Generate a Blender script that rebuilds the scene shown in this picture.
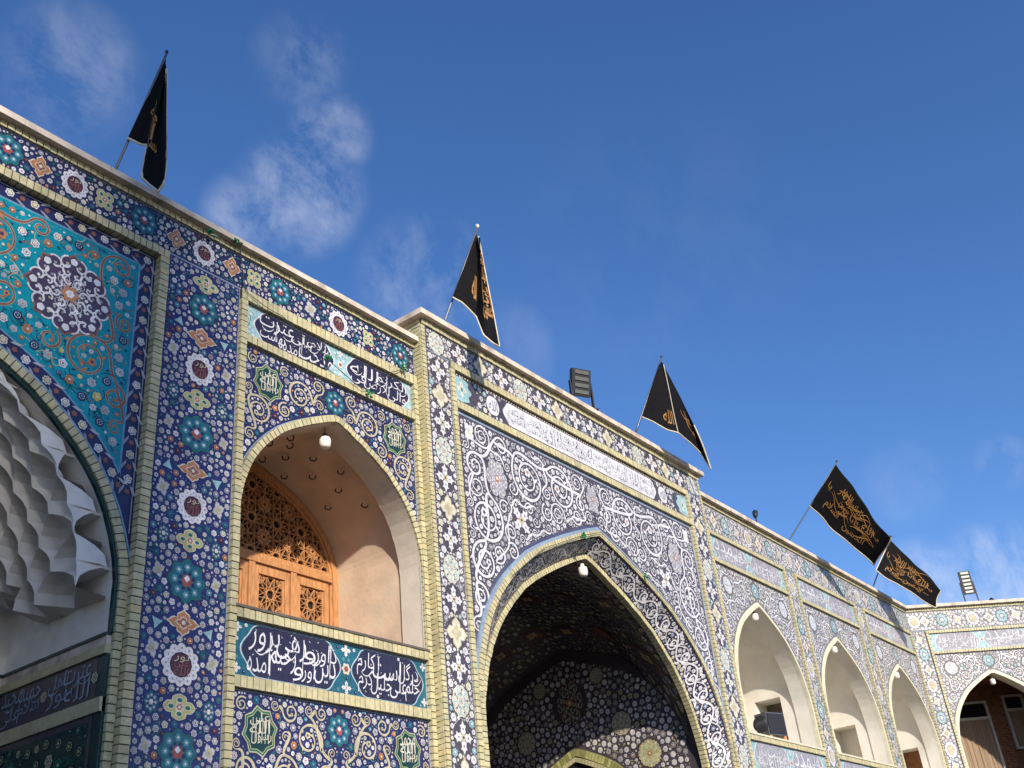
import bpy, math, random
import numpy as np
from mathutils import Vector, Matrix

# ------------------------------------------------------------------ camera, sky, sun, exposure
scene = bpy.context.scene
for o in list(bpy.data.objects):
    bpy.data.objects.remove(o, do_unlink=True)
C = scene.collection
FPX, YAW, PITCH, ROLL = 1056.02, 0.963673, 0.514994, -0.106704
fw = Vector((math.sin(YAW) * math.cos(PITCH), math.cos(YAW) * math.cos(PITCH), math.sin(PITCH)))
r0 = Vector((math.cos(YAW), -math.sin(YAW), 0)); u0 = r0.cross(fw)
rt = r0 * math.cos(ROLL) + u0 * math.sin(ROLL); up = rt.cross(fw)
cam = bpy.data.cameras.new('camera'); cam_ob = bpy.data.objects.new('camera', cam); C.objects.link(cam_ob)
cam.sensor_width = 36.0; cam.lens = FPX / 1024 * 36.0; cam.clip_start = 0.1; cam.clip_end = 2000
cam_ob.matrix_world = Matrix(((rt.x, up.x, -fw.x, 0), (rt.y, up.y, -fw.y, 0), (rt.z, up.z, -fw.z, 1.6), (0, 0, 0, 1)))
scene.camera = cam_ob
scene.render.resolution_x, scene.render.resolution_y = 1024, 768
scene.view_settings.view_transform = 'Standard'
scene.view_settings.look = 'None'
scene.view_settings.exposure = 0.30
scene.view_settings.gamma = 1.0
SUN_TRAVEL = Vector((0.56, 1.0, -0.56)).normalized()
SUN_EL = math.asin(-SUN_TRAVEL.z); SUN_AZ = math.atan2(-SUN_TRAVEL.x, -SUN_TRAVEL.y)
world = bpy.data.worlds.new('World'); scene.world = world; world.use_nodes = True
sun = bpy.data.lights.new('sun', 'SUN'); sun.energy = 5.0; sun.angle = math.radians(1.2); sun.color = (1.0, 0.93, 0.82)
sun_ob = bpy.data.objects.new('sun', sun); C.objects.link(sun_ob)
sun_ob.rotation_euler = SUN_TRAVEL.to_track_quat('-Z', 'Y').to_euler()


def pixdir(u, v):
    d = Matrix((rt, -up, fw)).transposed() @ Vector((u - 512, v - 384, FPX))
    return d.normalized()


def build_sky():
    nt = world.node_tree; N = nt.nodes; L = nt.links; N.clear()
    out = N.new('ShaderNodeOutputWorld'); bg = N.new('ShaderNodeBackground'); bg.inputs[1].default_value = 0.128
    sky = N.new('ShaderNodeTexSky'); sky.sky_type = 'NISHITA'; sky.sun_disc = False
    sky.sun_elevation = SUN_EL; sky.sun_rotation = SUN_AZ; sky.altitude = 300
    sky.air_density = 1.0; sky.dust_density = 0.3; sky.ozone_density = 3.0
    hs = N.new('ShaderNodeHueSaturation'); hs.inputs['Saturation'].default_value = 1.16; hs.inputs['Value'].default_value = 1.0
    tint = N.new('ShaderNodeVectorMath'); tint.operation = 'MULTIPLY'; tint.inputs[1].default_value = (1.03, 1.01, 1.15)
    L.new(sky.outputs[0], tint.inputs[0]); L.new(tint.outputs[0], hs.inputs['Color'])
    geo = N.new('ShaderNodeTexCoord')
    # wispy clouds: streaky noise over the sky directions, present only in a few patches of the sky
    mp = N.new('ShaderNodeMapping'); mp.inputs['Scale'].default_value = (4.4, 6.2, 3.6); mp.inputs['Rotation'].default_value = (0.3, 0.5, 0.2)
    L.new(geo.outputs['Generated'], mp.inputs[0])
    nz = N.new('ShaderNodeTexNoise'); nz.inputs['Scale'].default_value = 2.3; nz.inputs['Detail'].default_value = 9; nz.inputs['Roughness'].default_value = 0.66
    nz.inputs['Distortion'].default_value = 0.25
    L.new(mp.outputs[0], nz.inputs['Vector'])
    rp = N.new('ShaderNodeMapRange'); rp.inputs[1].default_value = 0.41; rp.inputs[2].default_value = 0.74; L.new(nz.outputs['Fac'], rp.inputs[0])
    total = None
    for (u, v, rad, amt) in [(300, 195, 3.9, .50), (330, 135, 2.6, .40), (305, 70, 2.4, .26), (70, 72, 4.0, .26), (425, 280, 4.2, .30), (250, 220, 3.0, .35), (300, 60, 3.0, .14),
                             (925, 592, 3.0, .62), (1000, 580, 3.4, .58), (905, 483, 2.6, .10), (1004, 463, 1.6, .22), (660, 250, 9, .03), (500, 350, 3.5, .12), (1150, 640, 7, .5)]:
        d = pixdir(u, v)
        dot = N.new('ShaderNodeVectorMath'); dot.operation = 'DOT_PRODUCT'; dot.inputs[1].default_value = d
        L.new(geo.outputs['Generated'], dot.inputs[0])
        m = N.new('ShaderNodeMapRange'); m.interpolation_type = 'SMOOTHSTEP'
        m.inputs[1].default_value = math.cos(math.radians(rad)); m.inputs[2].default_value = 1.0; m.inputs[3].default_value = 0; m.inputs[4].default_value = amt
        L.new(dot.outputs['Value'], m.inputs[0])
        if total is None: total = m.outputs[0]
        else:
            a = N.new('ShaderNodeMath'); a.operation = 'MAXIMUM'; L.new(total, a.inputs[0]); L.new(m.outputs[0], a.inputs[1]); total = a.outputs[0]
    mul = N.new('ShaderNodeMath'); mul.operation = 'MULTIPLY'; L.new(total, mul.inputs[0]); L.new(rp.outputs[0], mul.inputs[1])
    mx = N.new('ShaderNodeMix'); mx.data_type = 'RGBA'; L.new(mul.outputs[0], mx.inputs[0]); L.new(hs.outputs[0], mx.inputs[6]); mx.inputs[7].default_value = (6.2, 6.4, 7.0, 1)
    L.new(mx.outputs[2], bg.inputs[0]); L.new(bg.outputs[0], out.inputs[0])


build_sky()

# ------------------------------------------------------------------ materials
MATS = {}


def lin(c):
    return tuple(((x / 255) / 12.92 if x / 255 <= .04045 else ((x / 255 + .055) / 1.055) ** 2.4) for x in c)


def mat(name, rgb, rough=.5, var=.10, scale=9.0, spec=.5, bump=0.0, bscale=40, island=None, metal=0.0, stretch=None, trans=0.0, grid=0.0, alt=None, altamt=.5, altscale=2.0):
    if name in MATS: return MATS[name]
    m = bpy.data.materials.new(name); m.use_nodes = True; nt = m.node_tree; N = nt.nodes; L = nt.links
    b = N['Principled BSDF']; b.inputs['Roughness'].default_value = rough; b.inputs['Specular IOR Level'].default_value = spec; b.inputs['Metallic'].default_value = metal
    if trans: b.inputs['Transmission Weight'].default_value = trans
    base = lin(rgb)
    tc = N.new('ShaderNodeTexCoord'); vec = tc.outputs['Object']
    if stretch:
        mp = N.new('ShaderNodeMapping'); mp.inputs['Scale'].default_value = stretch; L.new(vec, mp.inputs[0]); vec = mp.outputs[0]
    nz = N.new('ShaderNodeTexNoise'); nz.inputs['Scale'].default_value = scale; nz.inputs['Detail'].default_value = 4; L.new(vec, nz.inputs['Vector'])
    ra = N.new('ShaderNodeMapRange'); ra.inputs[1].default_value = .3; ra.inputs[2].default_value = .7
    ra.inputs[3].default_value = 1 - var * 1.6; ra.inputs[4].default_value = 1 + var; L.new(nz.outputs['Fac'], ra.inputs[0])
    col = None
    if island:
        g = N.new('ShaderNodeNewGeometry'); cr = N.new('ShaderNodeValToRGB'); els = cr.color_ramp.elements
        els[0].color = (*base, 1); els[1].color = (*lin(island[-1]), 1)
        for i, c in enumerate(island[:-1]):
            e = els.new((i + 1) / len(island)); e.color = (*lin(c), 1)
        L.new(g.outputs['Random Per Island'], cr.inputs[0]); col = cr.outputs[0]
    if alt:
        n2 = N.new('ShaderNodeTexNoise'); n2.inputs['Scale'].default_value = altscale; n2.inputs['Detail'].default_value = 6; L.new(tc.outputs['Object'], n2.inputs['Vector'])
        r2 = N.new('ShaderNodeMapRange'); r2.inputs[1].default_value = .5; r2.inputs[2].default_value = .68; r2.inputs[4].default_value = altamt; L.new(n2.outputs['Fac'], r2.inputs[0])
        mx = N.new('ShaderNodeMix'); mx.data_type = 'RGBA'; mx.inputs[6].default_value = (*base, 1); mx.inputs[7].default_value = (*lin(alt), 1)
        if col: L.new(col, mx.inputs[6])
        L.new(r2.outputs[0], mx.inputs[0]); col = mx.outputs[2]
    mm = N.new('ShaderNodeVectorMath'); mm.operation = 'SCALE'
    if col: L.new(col, mm.inputs[0])
    else: mm.inputs[0].default_value = base
    L.new(ra.outputs[0], mm.inputs['Scale']); L.new(mm.outputs[0], b.inputs['Base Color'])
    tilt = None
    if grid:   # square glazed tiles: thin joints, each tile set a little differently
        dv = N.new('ShaderNodeVectorMath'); dv.operation = 'SCALE'; dv.inputs['Scale'].default_value = 1 / grid; L.new(tc.outputs['Object'], dv.inputs[0])
        fl = N.new('ShaderNodeVectorMath'); fl.operation = 'FLOOR'; L.new(dv.outputs[0], fl.inputs[0])
        ms = N.new('ShaderNodeVectorMath'); ms.operation = 'MULTIPLY'; ms.inputs[1].default_value = (1, 0, 1); L.new(fl.outputs[0], ms.inputs[0])
        wn = N.new('ShaderNodeTexWhiteNoise'); wn.noise_dimensions = '3D'; L.new(ms.outputs[0], wn.inputs['Vector'])
        fr = N.new('ShaderNodeVectorMath'); fr.operation = 'FRACTION'; L.new(dv.outputs[0], fr.inputs[0])
        sx = N.new('ShaderNodeSeparateXYZ'); L.new(fr.outputs[0], sx.inputs[0])
        mn = N.new('ShaderNodeMath'); mn.operation = 'MINIMUM'; L.new(sx.outputs[0], mn.inputs[0]); L.new(sx.outputs[2], mn.inputs[1])
        jt = N.new('ShaderNodeMapRange'); jt.inputs[1].default_value = .010; jt.inputs[2].default_value = .022; jt.inputs[3].default_value = .62; jt.inputs[4].default_value = 1.0; L.new(mn.outputs[0], jt.inputs[0])
        vr = N.new('ShaderNodeMapRange'); vr.inputs[3].default_value = .88; vr.inputs[4].default_value = 1.08; L.new(wn.outputs['Value'], vr.inputs[0])
        m2 = N.new('ShaderNodeMath'); m2.operation = 'MULTIPLY'; L.new(jt.outputs[0], m2.inputs[0]); L.new(vr.outputs[0], m2.inputs[1])
        m3 = N.new('ShaderNodeMath'); m3.operation = 'MULTIPLY'; L.new(m2.outputs[0], m3.inputs[0]); L.new(ra.outputs[0], m3.inputs[1]); L.new(m3.outputs[0], mm.inputs['Scale'])
        sb = N.new('ShaderNodeVectorMath'); sb.operation = 'SUBTRACT'; sb.inputs[1].default_value = (.5, .5, .5); L.new(wn.outputs['Color'], sb.inputs[0])
        sc = N.new('ShaderNodeVectorMath'); sc.operation = 'SCALE'; sc.inputs['Scale'].default_value = .05; L.new(sb.outputs[0], sc.inputs[0])
        ge = N.new('ShaderNodeNewGeometry'); ad = N.new('ShaderNodeVectorMath'); ad.operation = 'ADD'; L.new(ge.outputs['Normal'], ad.inputs[0]); L.new(sc.outputs[0], ad.inputs[1])
        nm = N.new('ShaderNodeVectorMath'); nm.operation = 'NORMALIZE'; L.new(ad.outputs[0], nm.inputs[0]); tilt = nm.outputs[0]
    if bump:
        n3 = N.new('ShaderNodeTexNoise'); n3.inputs['Scale'].default_value = bscale; n3.inputs['Detail'].default_value = 3; L.new(tc.outputs['Object'], n3.inputs['Vector'])
        bp = N.new('ShaderNodeBump'); bp.inputs['Strength'].default_value = bump; bp.inputs['Distance'].default_value = .01
        L.new(n3.outputs['Fac'], bp.inputs['Height']); L.new(bp.outputs[0], b.inputs['Normal'])
        if tilt: L.new(tilt, bp.inputs['Normal'])
    MATS[name] = m
    return m


def tile(name, rgb, var=.12): return mat('tile_' + name, rgb, .26, var, 14, .42, bump=.12, bscale=26, grid=.235)


for n, c in dict(navy=(42, 42, 80), cobalt=(44, 46, 96), ink=(78, 70, 76), umber=(112, 104, 98), plum=(74, 60, 80), slate=(76, 78, 104), white=(212, 208, 210), cream=(206, 198, 178), smoke=(150, 146, 152), ash=(182, 178, 180), indigo=(46, 42, 62),
                 beige=(186, 174, 142), teal=(40, 94, 110), aqua=(90, 138, 148), turq=(14, 136, 150), paleaqua=(146, 180, 182), orange=(176, 120, 78),
                 maroon=(78, 42, 50), olive=(176, 172, 112), yellow=(224, 192, 96), green=(44, 104, 84), paleblue=(136, 150, 168), red=(150, 78, 70),
                 brown=(138, 88, 70), dkgreen=(28, 58, 54), grey=(120, 118, 130), sky=(110, 150, 176)).items():
    tile(n, c)
mat('brick', (192, 180, 142), .5, .12, 20, .35, bump=.3, island=[(182, 172, 132), (200, 188, 148), (172, 168, 130), (196, 180, 134), (188, 180, 144)], alt=(150, 140, 112), altamt=.5, altscale=3)
mat('grout', (66, 60, 46), .9, .15)
mat('cream_rim', (206, 198, 172), .6, .08, 8)
mat('stone', (206, 190, 172), .75, .14, 6, .3, bump=.4, bscale=30, alt=(150, 134, 120), altamt=.7, altscale=4)
mat('plaster', (212, 186, 160), .9, .09, 3, .2, bump=.35, bscale=18, alt=(204, 198, 178), altamt=.5, altscale=1.6)
mat('plaster_grey', (212, 200, 182), .9, .06, 5, .2, bump=.2, bscale=18)
mat('plaster_white', (212, 206, 194), .88, .05, 2.5, .2, bump=.25, bscale=14, alt=(190, 180, 164), altamt=.55, altscale=1.8)
mat('muqarnas', (216, 210, 200), .85, .06, 7, .25)
mat('wood', (186, 132, 86), .42, .22, 6, .4, stretch=(9, 9, 1.2))
mat('wood_dark', (146, 92, 54), .5, .22, 6, .4, stretch=(9, 9, 1.2))
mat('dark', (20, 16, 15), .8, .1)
mat('slab', (92, 84, 76), .7, .15)
mat('black_cloth', (16, 14, 16), .85, .15, 12, .15)
mat('gold', (160, 114, 60), .6, .12, 30, .3)
mat('hem', (206, 196, 176), .9, .1, 12, .2)
mat('steel', (116, 116, 120), .45, .1, 20, .5, metal=.6)
mat('dark_metal', (36, 36, 40), .5, .12, 20, .4)
mat('lens_shaded', (92, 90, 82), .3, .05, 20, .5)  # lens grey darkened to hold the shade on its downturned face
mat('lens', (214, 210, 192), .3, .05, 20, .5)
mat('lampglass', (236, 228, 214), .35, .03, 20, .5)
mat('cap', (30, 26, 26), .5, .1)
mat('wire', (52, 62, 52), .6, .1)
mat('led_green', (20, 110, 62), .4, .1)
mat('redbrick', (138, 92, 66), .85, .2, 10, .2, bump=.4)
mat('windowframe', (190, 184, 172), .5, .06)
mat('glass', (30, 30, 34), .08, .05, 5, .6)
mat('curtain', (150, 128, 106), .9, .10, 3, .1, stretch=(6, 6, .3))
mat('lead_grey', (74, 78, 84), .5, .1)
mat('paving', (74, 70, 66), .8, .15, 1.5, .3)
mat('roof_gravel', (150, 142, 130), .95, .2, 6)


# ------------------------------------------------------------------ object helpers
def link(o): C.objects.link(o); return o


def thing(name, label, cat, loc=(0, 0, 0), group=None):
    o = bpy.data.objects.new(name, None); link(o); o.location = loc; o['label'] = label; o['category'] = cat; o.empty_display_size = .2
    if group: o['group'] = group
    return o


class MB:
    def __init__(s): s.v = []; s.f = []; s.m = []; s.slots = []

    def slot(s, m):
        if m not in s.slots: s.slots.append(m)
        return s.slots.index(m)

    def add(s, vs, fs, m):
        k = len(s.v); i = s.slot(m); s.v += [tuple(p) for p in vs]
        for f in fs: s.f.append([a + k for a in f]); s.m.append(i)

    def quad(s, a, b, c, d, m): s.add([a, b, c, d], [(0, 1, 2, 3)], m)

    def hexa(s, p, m):  # 8 corners: bottom ring 0-3, top ring 4-7
        s.add(p, [(3, 2, 1, 0), (4, 5, 6, 7), (0, 1, 5, 4), (1, 2, 6, 5), (2, 3, 7, 6), (3, 0, 4, 7)], m)

    def box(s, lo, hi, m):
        x0, y0, z0 = lo; x1, y1, z1 = hi
        s.hexa([(x0, y0, z0), (x1, y0, z0), (x1, y1, z0), (x0, y1, z0), (x0, y0, z1), (x1, y0, z1), (x1, y1, z1), (x0, y1, z1)], m)

    def fbox(s, F, x0, x1, z0, z1, d0, d1, m):  # box in a facade frame
        s.hexa([F(x0, z0, d0), F(x1, z0, d0), F(x1, z0, d1), F(x0, z0, d1), F(x0, z1, d0), F(x1, z1, d0), F(x1, z1, d1), F(x0, z1, d1)], m)

    def tube(s, pts, r, m, n=8):
        pts = [Vector(p) for p in pts]; rings = []
        for i, p in enumerate(pts):
            t = (pts[min(i + 1, len(pts) - 1)] - pts[max(i - 1, 0)]).normalized()
            a = t.orthogonal().normalized(); b = t.cross(a); rr = r[i] if isinstance(r, (list, tuple)) else r
            if i and rings:  # keep rings aligned
                pa = (Vector(rings[-1][0]) - pts[i - 1]); pa = pa - t * pa.dot(t)
                if pa.length > 1e-6: a = pa.normalized(); b = t.cross(a)
            rings.append([p + (a * math.cos(6.28318 * k / n) + b * math.sin(6.28318 * k / n)) * rr for k in range(n)])
        vs = [q for g in rings for q in g]; fs = []
        for i in range(len(pts) - 1):
            for k in range(n): fs.append((i * n + k, i * n + (k + 1) % n, (i + 1) * n + (k + 1) % n, (i + 1) * n + k))
        fs.append(tuple(range(n))[::-1]); fs.append(tuple(range((len(pts) - 1) * n, len(pts) * n)))
        s.add(vs, fs, m)

    def build(s, name, parent=None, smooth=False, origin=None, label=None):
        me = bpy.data.meshes.new(name); off = Vector(origin) if origin is not None else (world_loc(parent) if parent else Vector())
        v = np.array(s.v, dtype=np.float64) - np.array(off)
        me.from_pydata(v.tolist(), [], s.f)
        for m in s.slots: me.materials.append(MATS[m])
        me.polygons.foreach_set('material_index', s.m)
        if smooth: me.polygons.foreach_set('use_smooth', [True] * len(s.f))
        me.validate(); me.update()
        o = bpy.data.objects.new(name, me); link(o)
        if parent: o.parent = parent
        else: o.location = off
        if label: o['label'] = label
        return o


def world_loc(o):
    v = Vector()
    while o: v += o.location; o = o.parent
    return v


class Frame:  # facade frame: x along the wall, d out of the wall towards the court
    def __init__(s, o, ax, n): s.o = Vector(o); s.ax = Vector(ax); s.n = Vector(n)

    def __call__(s, x, z, d=0.0):
        q = s.o + s.ax * x + s.n * d
        return (q.x, q.y, z)


FL = Frame((0, 8, 0), (1, 0, 0), (0, -1, 0))
FP = Frame((0, 7.85, 0), (1, 0, 0), (0, -1, 0))
TH = math.radians(47)
FC = Frame((28.63, 8, 0), (math.cos(TH), -math.sin(TH), 0), (-math.sin(TH), -math.cos(TH), 0))

HALF = [(0, 1), (.10, .962), (.20, .918), (.30, .871), (.40, .82), (.50, .765), (.60, .70), (.70, .61), (.78, .527), (.84, .45), (.89, .37), (.93, .285), (.965, .18), (.988, .09), (1, 0)]


def arch(cx, hw, zs, R):  # left spring -> apex -> right spring
    r = [(cx + a * hw, zs + b * R) for a, b in HALF]
    l = [(cx - a * hw, zs + b * R) for a, b in HALF[::-1]]
    return l[:-1] + r


def resample(pts, step):
    P = np.array(pts); seg = np.hypot(*(P[1:] - P[:-1]).T); s = np.concatenate([[0], np.cumsum(seg)])
    n = max(2, int(s[-1] / step) + 1); t = np.linspace(0, s[-1], n)
    return np.stack([np.interp(t, s, P[:, 0]), np.interp(t, s, P[:, 1])], 1)


def normals(P):
    T = np.gradient(P, axis=0); T /= np.linalg.norm(T, axis=1)[:, None]
    return np.stack([-T[:, 1], T[:, 0]], 1)


def bricks(mb, F, pts, a, b, d0, d1, L=.074, gap=.010, m='brick', seed=0):
    """soldier bricks laid along a path; a..b is the width measured along the left normal"""
    rng = random.Random(seed + len(pts)); P = resample(pts, L); Nn = normals(P)
    if len(pts) == 2: Nn[:] = Nn[0]
    tot = len(P) - 1
    for i in range(tot):
        p, q = P[i], P[i + 1]; n0, n1 = Nn[i], Nn[i + 1]; t = (q - p); ln = np.hypot(*t); t = t / ln
        p2 = p + t * gap * .5; q2 = q - t * gap * .5; j = rng.uniform(-.004, .004)
        sg = 1 if b > a else -1; e0 = [p2 + n0 * (a + .002 * sg), q2 + n1 * (a + .002 * sg), q2 + n1 * (b - .002 * sg), p2 + n0 * (b - .002 * sg)]
        mb.hexa([F(x, z, d0) for x, z in e0] + [F(x, z, d1 + j) for x, z in e0], m)
        e1 = [p + n0 * (a + .006 * sg), q + n1 * (a + .006 * sg), q + n1 * (b - .006 * sg), p + n0 * (b - .006 * sg)]
        mb.hexa([F(x, z, d0 - .004) for x, z in e1] + [F(x, z, d1 - .009) for x, z in e1], 'grout')


# ------------------------------------------------------------------ Arabic lettering (presentation forms, mesh outlines)
def _forms():
    t = {}
    for ch, c in zip('بتثجحخسشصضطظعغفقلمنه', (0xFE8F, 0xFE95, 0xFE99, 0xFE9D, 0xFEA1, 0xFEA5, 0xFEB1, 0xFEB5, 0xFEB9, 0xFEBD, 0xFEC1, 0xFEC5, 0xFEC9, 0xFECD, 0xFED1, 0xFED5, 0xFEDD, 0xFEE1, 0xFEE5, 0xFEE9)):
        t[ch] = (c, c + 1, c + 2, c + 3)
    t['پ'] = (0xFB56, 0xFB57, 0xFB58, 0xFB59); t['ک'] = (0xFED9, 0xFEDA, 0xFEDB, 0xFEDC); t['گ'] = (0xFB92, 0xFB93, 0xFB94, 0xFB95); t['ی'] = (0xFBFC, 0xFBFD, 0xFBFE, 0xFBFF)
    for ch, c in zip('ادذرزوآ', (0xFE8D, 0xFEA9, 0xFEAB, 0xFEAD, 0xFEAF, 0xFEED, 0xFE81)): t[ch] = (c, c + 1)
    t['\u0001'] = (0xFEFB, 0xFEFC)
    return t


FORMS = _forms()


def shape(w):
    w = w.replace('لا', '\u0001'); out = []
    for i, ch in enumerate(w):
        f = FORMS[ch]; pj = i > 0 and len(FORMS[w[i - 1]]) == 4; nj = i < len(w) - 1 and len(f) == 4
        k = 3 if pj and nj else 1 if pj else 2 if nj else 0
        out.append(chr(f[k]))
    return ''.join(out[::-1])


_tc = {}


def word(w, fat=.012):
    if (w, fat) in _tc: return _tc[(w, fat)]
    c = bpy.data.curves.new('lettering', 'FONT'); c.body = shape(w); c.resolution_u = 2; c.offset = fat
    o = bpy.data.objects.new('lettering', c); link(o); bpy.context.view_layer.update()
    me = bpy.data.meshes.new_from_object(o.evaluated_get(bpy.context.evaluated_depsgraph_get()))
    V = np.array([v.co[:2] for v in me.vertices]); Fc = [list(p.vertices) for p in me.polygons]
    bpy.data.objects.remove(o, do_unlink=True); bpy.data.curves.remove(c); bpy.data.meshes.remove(me)
    lo = V.min(0); hi = V.max(0); asp = (hi[0] - lo[0]) / (hi[1] - lo[1])
    _tc[(w, fat)] = ((V - lo) / (hi - lo), Fc, asp)
    return _tc[(w, fat)]


# ------------------------------------------------------------------ tile panels: glazed mosaic pieces as thin real inlays
LAY = .0012


class Tile:
    def __init__(s, mp): s.mp = mp; s.v = []; s.f = []; s.m = []; s.slots = []; s.k = 0; s.mir = None

    def slot(s, m):
        m = 'tile_' + m if 'tile_' + m in MATS else m
        if m not in s.slots: s.slots.append(m)
        return s.slots.index(m)

    def raw(s, P, faces, m, lay):
        s.k += 1; h = lay * LAY + (s.k % 29) * 1.0e-5; i = s.slot(m)
        for q in ((P,) if s.mir is None else (P, np.stack([2 * s.mir - P[:, 0], P[:, 1]], 1))):
            b = len(s.v); s.v += [(x, y, h) for x, y in q]
            for f in faces: s.f.append([a + b for a in f]); s.m.append(i)

    def poly(s, P, m, lay): s.raw(np.asarray(P, float), [list(range(len(P)))], m, lay)

    def strip(s, A, B, m, lay):
        n = len(A); s.raw(np.concatenate([A, B]), [[i, i + 1, n + i + 1, n + i] for i in range(n - 1)], m, lay)

    def ribbon(s, P, w, m, lay, om=None, ow=.0):
        P = np.asarray(P, float); Nn = normals(P); w = np.broadcast_to(w, (len(P),))[:, None]
        if om: s.strip(P + Nn * (w + ow), P - Nn * (w + ow), om, lay - 1)
        s.strip(P + Nn * w, P - Nn * w, m, lay)

    def lobe(s, x, y, r, n, dep, m, lay, rot=0, k=4, sx=1, sy=1):
        th = np.arange(n * k) * 2 * math.pi / (n * k); rr = r * (1 - dep + dep * np.abs(np.cos(n * th / 2)))
        s.poly(np.stack([x + sx * rr * np.cos(th + rot), y + sy * rr * np.sin(th + rot)], 1), m, lay)

    def flower(s, x, y, r, rng, m='white', c='yellow', g='navy', lod=1, lay=4):
        n = rng.choice((5, 6, 6, 8)); ro = rng.random() * 6
        s.lobe(x, y, r, n, .12 if g in ('ash', 'white') else .22, m, lay, ro, 4 if lod else 3)
        if lod:
            s.lobe(x, y, r * .66, n, .2, g, lay + 1, ro, 3); s.lobe(x, y, r * .56, n, .25, m, lay + 2, ro + .4, 3)
        s.lobe(x, y, r * .27, 5, 0, c, lay + 3, ro, 1)

    def bud(s, x, y, r, rng, m='white', c='grey', lay=4):
        a = rng.random() * 6.28; ca, sa = math.cos(a), math.sin(a)
        q = np.array([(-1, 0), (-.45, .5), (.2, .58), (1, 0), (.2, -.58), (-.45, -.5)]) * r
        R = np.array([[ca, sa], [-sa, ca]])
        s.poly(q @ R + (x, y), m, lay); s.poly(q * .45 @ R + (x, y), c, lay + 1)

    def leaf(s, x, y, l, a, m, lay, wd=.3):
        ca, sa = math.cos(a), math.sin(a); q = np.array([(0, 0), (.3, wd), (.65, wd * .8), (1, .08), (.6, -.1), (.3, -wd * .45)]) * l
        s.poly(q @ np.array([[ca, sa], [-sa, ca]]) + (x, y), m, lay)

    def ring(s, x, y, r, sx=1, sy=1, m='white', inner='maroon', txt='علی', scm='cream'):
        s.lobe(x, y, r * 1.05, 12, .14, 'plum', 3.5, 0, 4, sx, sy); s.lobe(x, y, r, 12, .14, m, 4, 0, 4, sx, sy)
        for k in range(12):
            a = k * math.pi / 6; s.lobe(x + sx * r * .78 * math.cos(a), y + sy * r * .78 * math.sin(a), r * .075, 4, .4, 'smoke', 7, a, 2)
            a += .2618; s.lobe(x + sx * r * .66 * math.cos(a), y + sy * r * .66 * math.sin(a), r * .04, 3, .3, 'grey', 7, a, 2)
        s.lobe(x, y, r * .58, 12, .06, 'indigo', 7, 0, 3, sx, sy); s.lobe(x, y, r * .54, 1, 0, inner, 8, 0, 18, sx, sy)
        if txt:
            for w, q, c in ((txt, .0, 'brown'), ('الله', -.34, 'brown'), ('نور', .26, 'beige')): s.text(w, x - r * .38 * sx, y + (q - .16) * r * sy, r * .76 * sx, r * .40 * sy, c, 9, .1, .0)

    def quatre(s, x, y, r, m, c, lay=4, rot=0, sx=1, sy=1, line='cream'):
        th = np.linspace(0, 2 * math.pi, 41)[:-1]; rr = r * (.60 + .40 * np.abs(np.cos(2 * th)) ** 1.3) * (1 + .07 * np.cos(12 * th))
        for f, mm, l in ((1, line, lay), (.90, m, lay + 1), (.64, line, lay + 2), (.58, m, lay + 3), (.36, line, lay + 4), (.30, c, lay + 5)):
            s.poly(np.stack([x + sx * f * rr * np.cos(th + rot), y + sy * f * rr * np.sin(th + rot)], 1), mm, l)
        for k in range(4):
            a = rot + k * math.pi / 2
            for q, e in ((.72, .08), (.47, .06)): s.lobe(x + sx * q * r * math.cos(a), y + sy * q * r * math.sin(a), r * e, 4, .4, c if q > .6 else 'maroon', lay + 5, a, 2)
        s.lobe(x, y, r * .13, 6, .3, line, lay + 6)

    def teal(s, x, y, r, rng, a='teal', b='aqua', c='red', sx=1, sy=1):
        s.lobe(x, y, r, 10, .16, b, 4, 0, 4, sx, sy); s.lobe(x, y, r * .94, 10, .18, a, 5, 0, 4, sx, sy)
        for k in range(10):
            t = k * math.pi / 5; s.lobe(x + sx * r * .70 * math.cos(t), y + sy * r * .70 * math.sin(t), r * .14, 5, .25, b, 6, t, 2)
            s.lobe(x + sx * r * .70 * math.cos(t), y + sy * r * .70 * math.sin(t), r * .07, 4, 0, ('green', 'smoke', 'navy')[k % 3], 7, 0, 1)
            t += .31; s.leaf(x + sx * r * .28 * math.cos(t), y + sy * r * .28 * math.sin(t), r * .34, t + .3, ('green', 'navy', 'aqua', 'paleblue')[k % 4], 6.5, .2)
        s.lobe(x, y, r * .30, 8, .3, 'navy', 7); s.lobe(x, y, r * .22, 6, .3, c, 8); s.lobe(x, y + r * .05 * sy, r * .10, 4, .3, 'ash', 9)

    def quatre(s, x, y, r, m, c, lay=4, rot=0, sx=1, sy=1, line='cream'):
        th = np.linspace(0, 2 * math.pi, 33)[:-1]; rr = r * (.62 + .38 * np.abs(np.cos(2 * th)) ** 1.5) * (1 + .10 * np.cos(12 * th))
        for f, mm, l in ((1, line, lay), (.88, m, lay + 1), (.5, line, lay + 2), (.42, c, lay + 3)):
            s.poly(np.stack([x + sx * f * rr * np.cos(th + rot), y + sy * f * rr * np.sin(th + rot)], 1), mm, l)
        s.lobe(x, y, r * .16, 6, .3, line, lay + 4)

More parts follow.
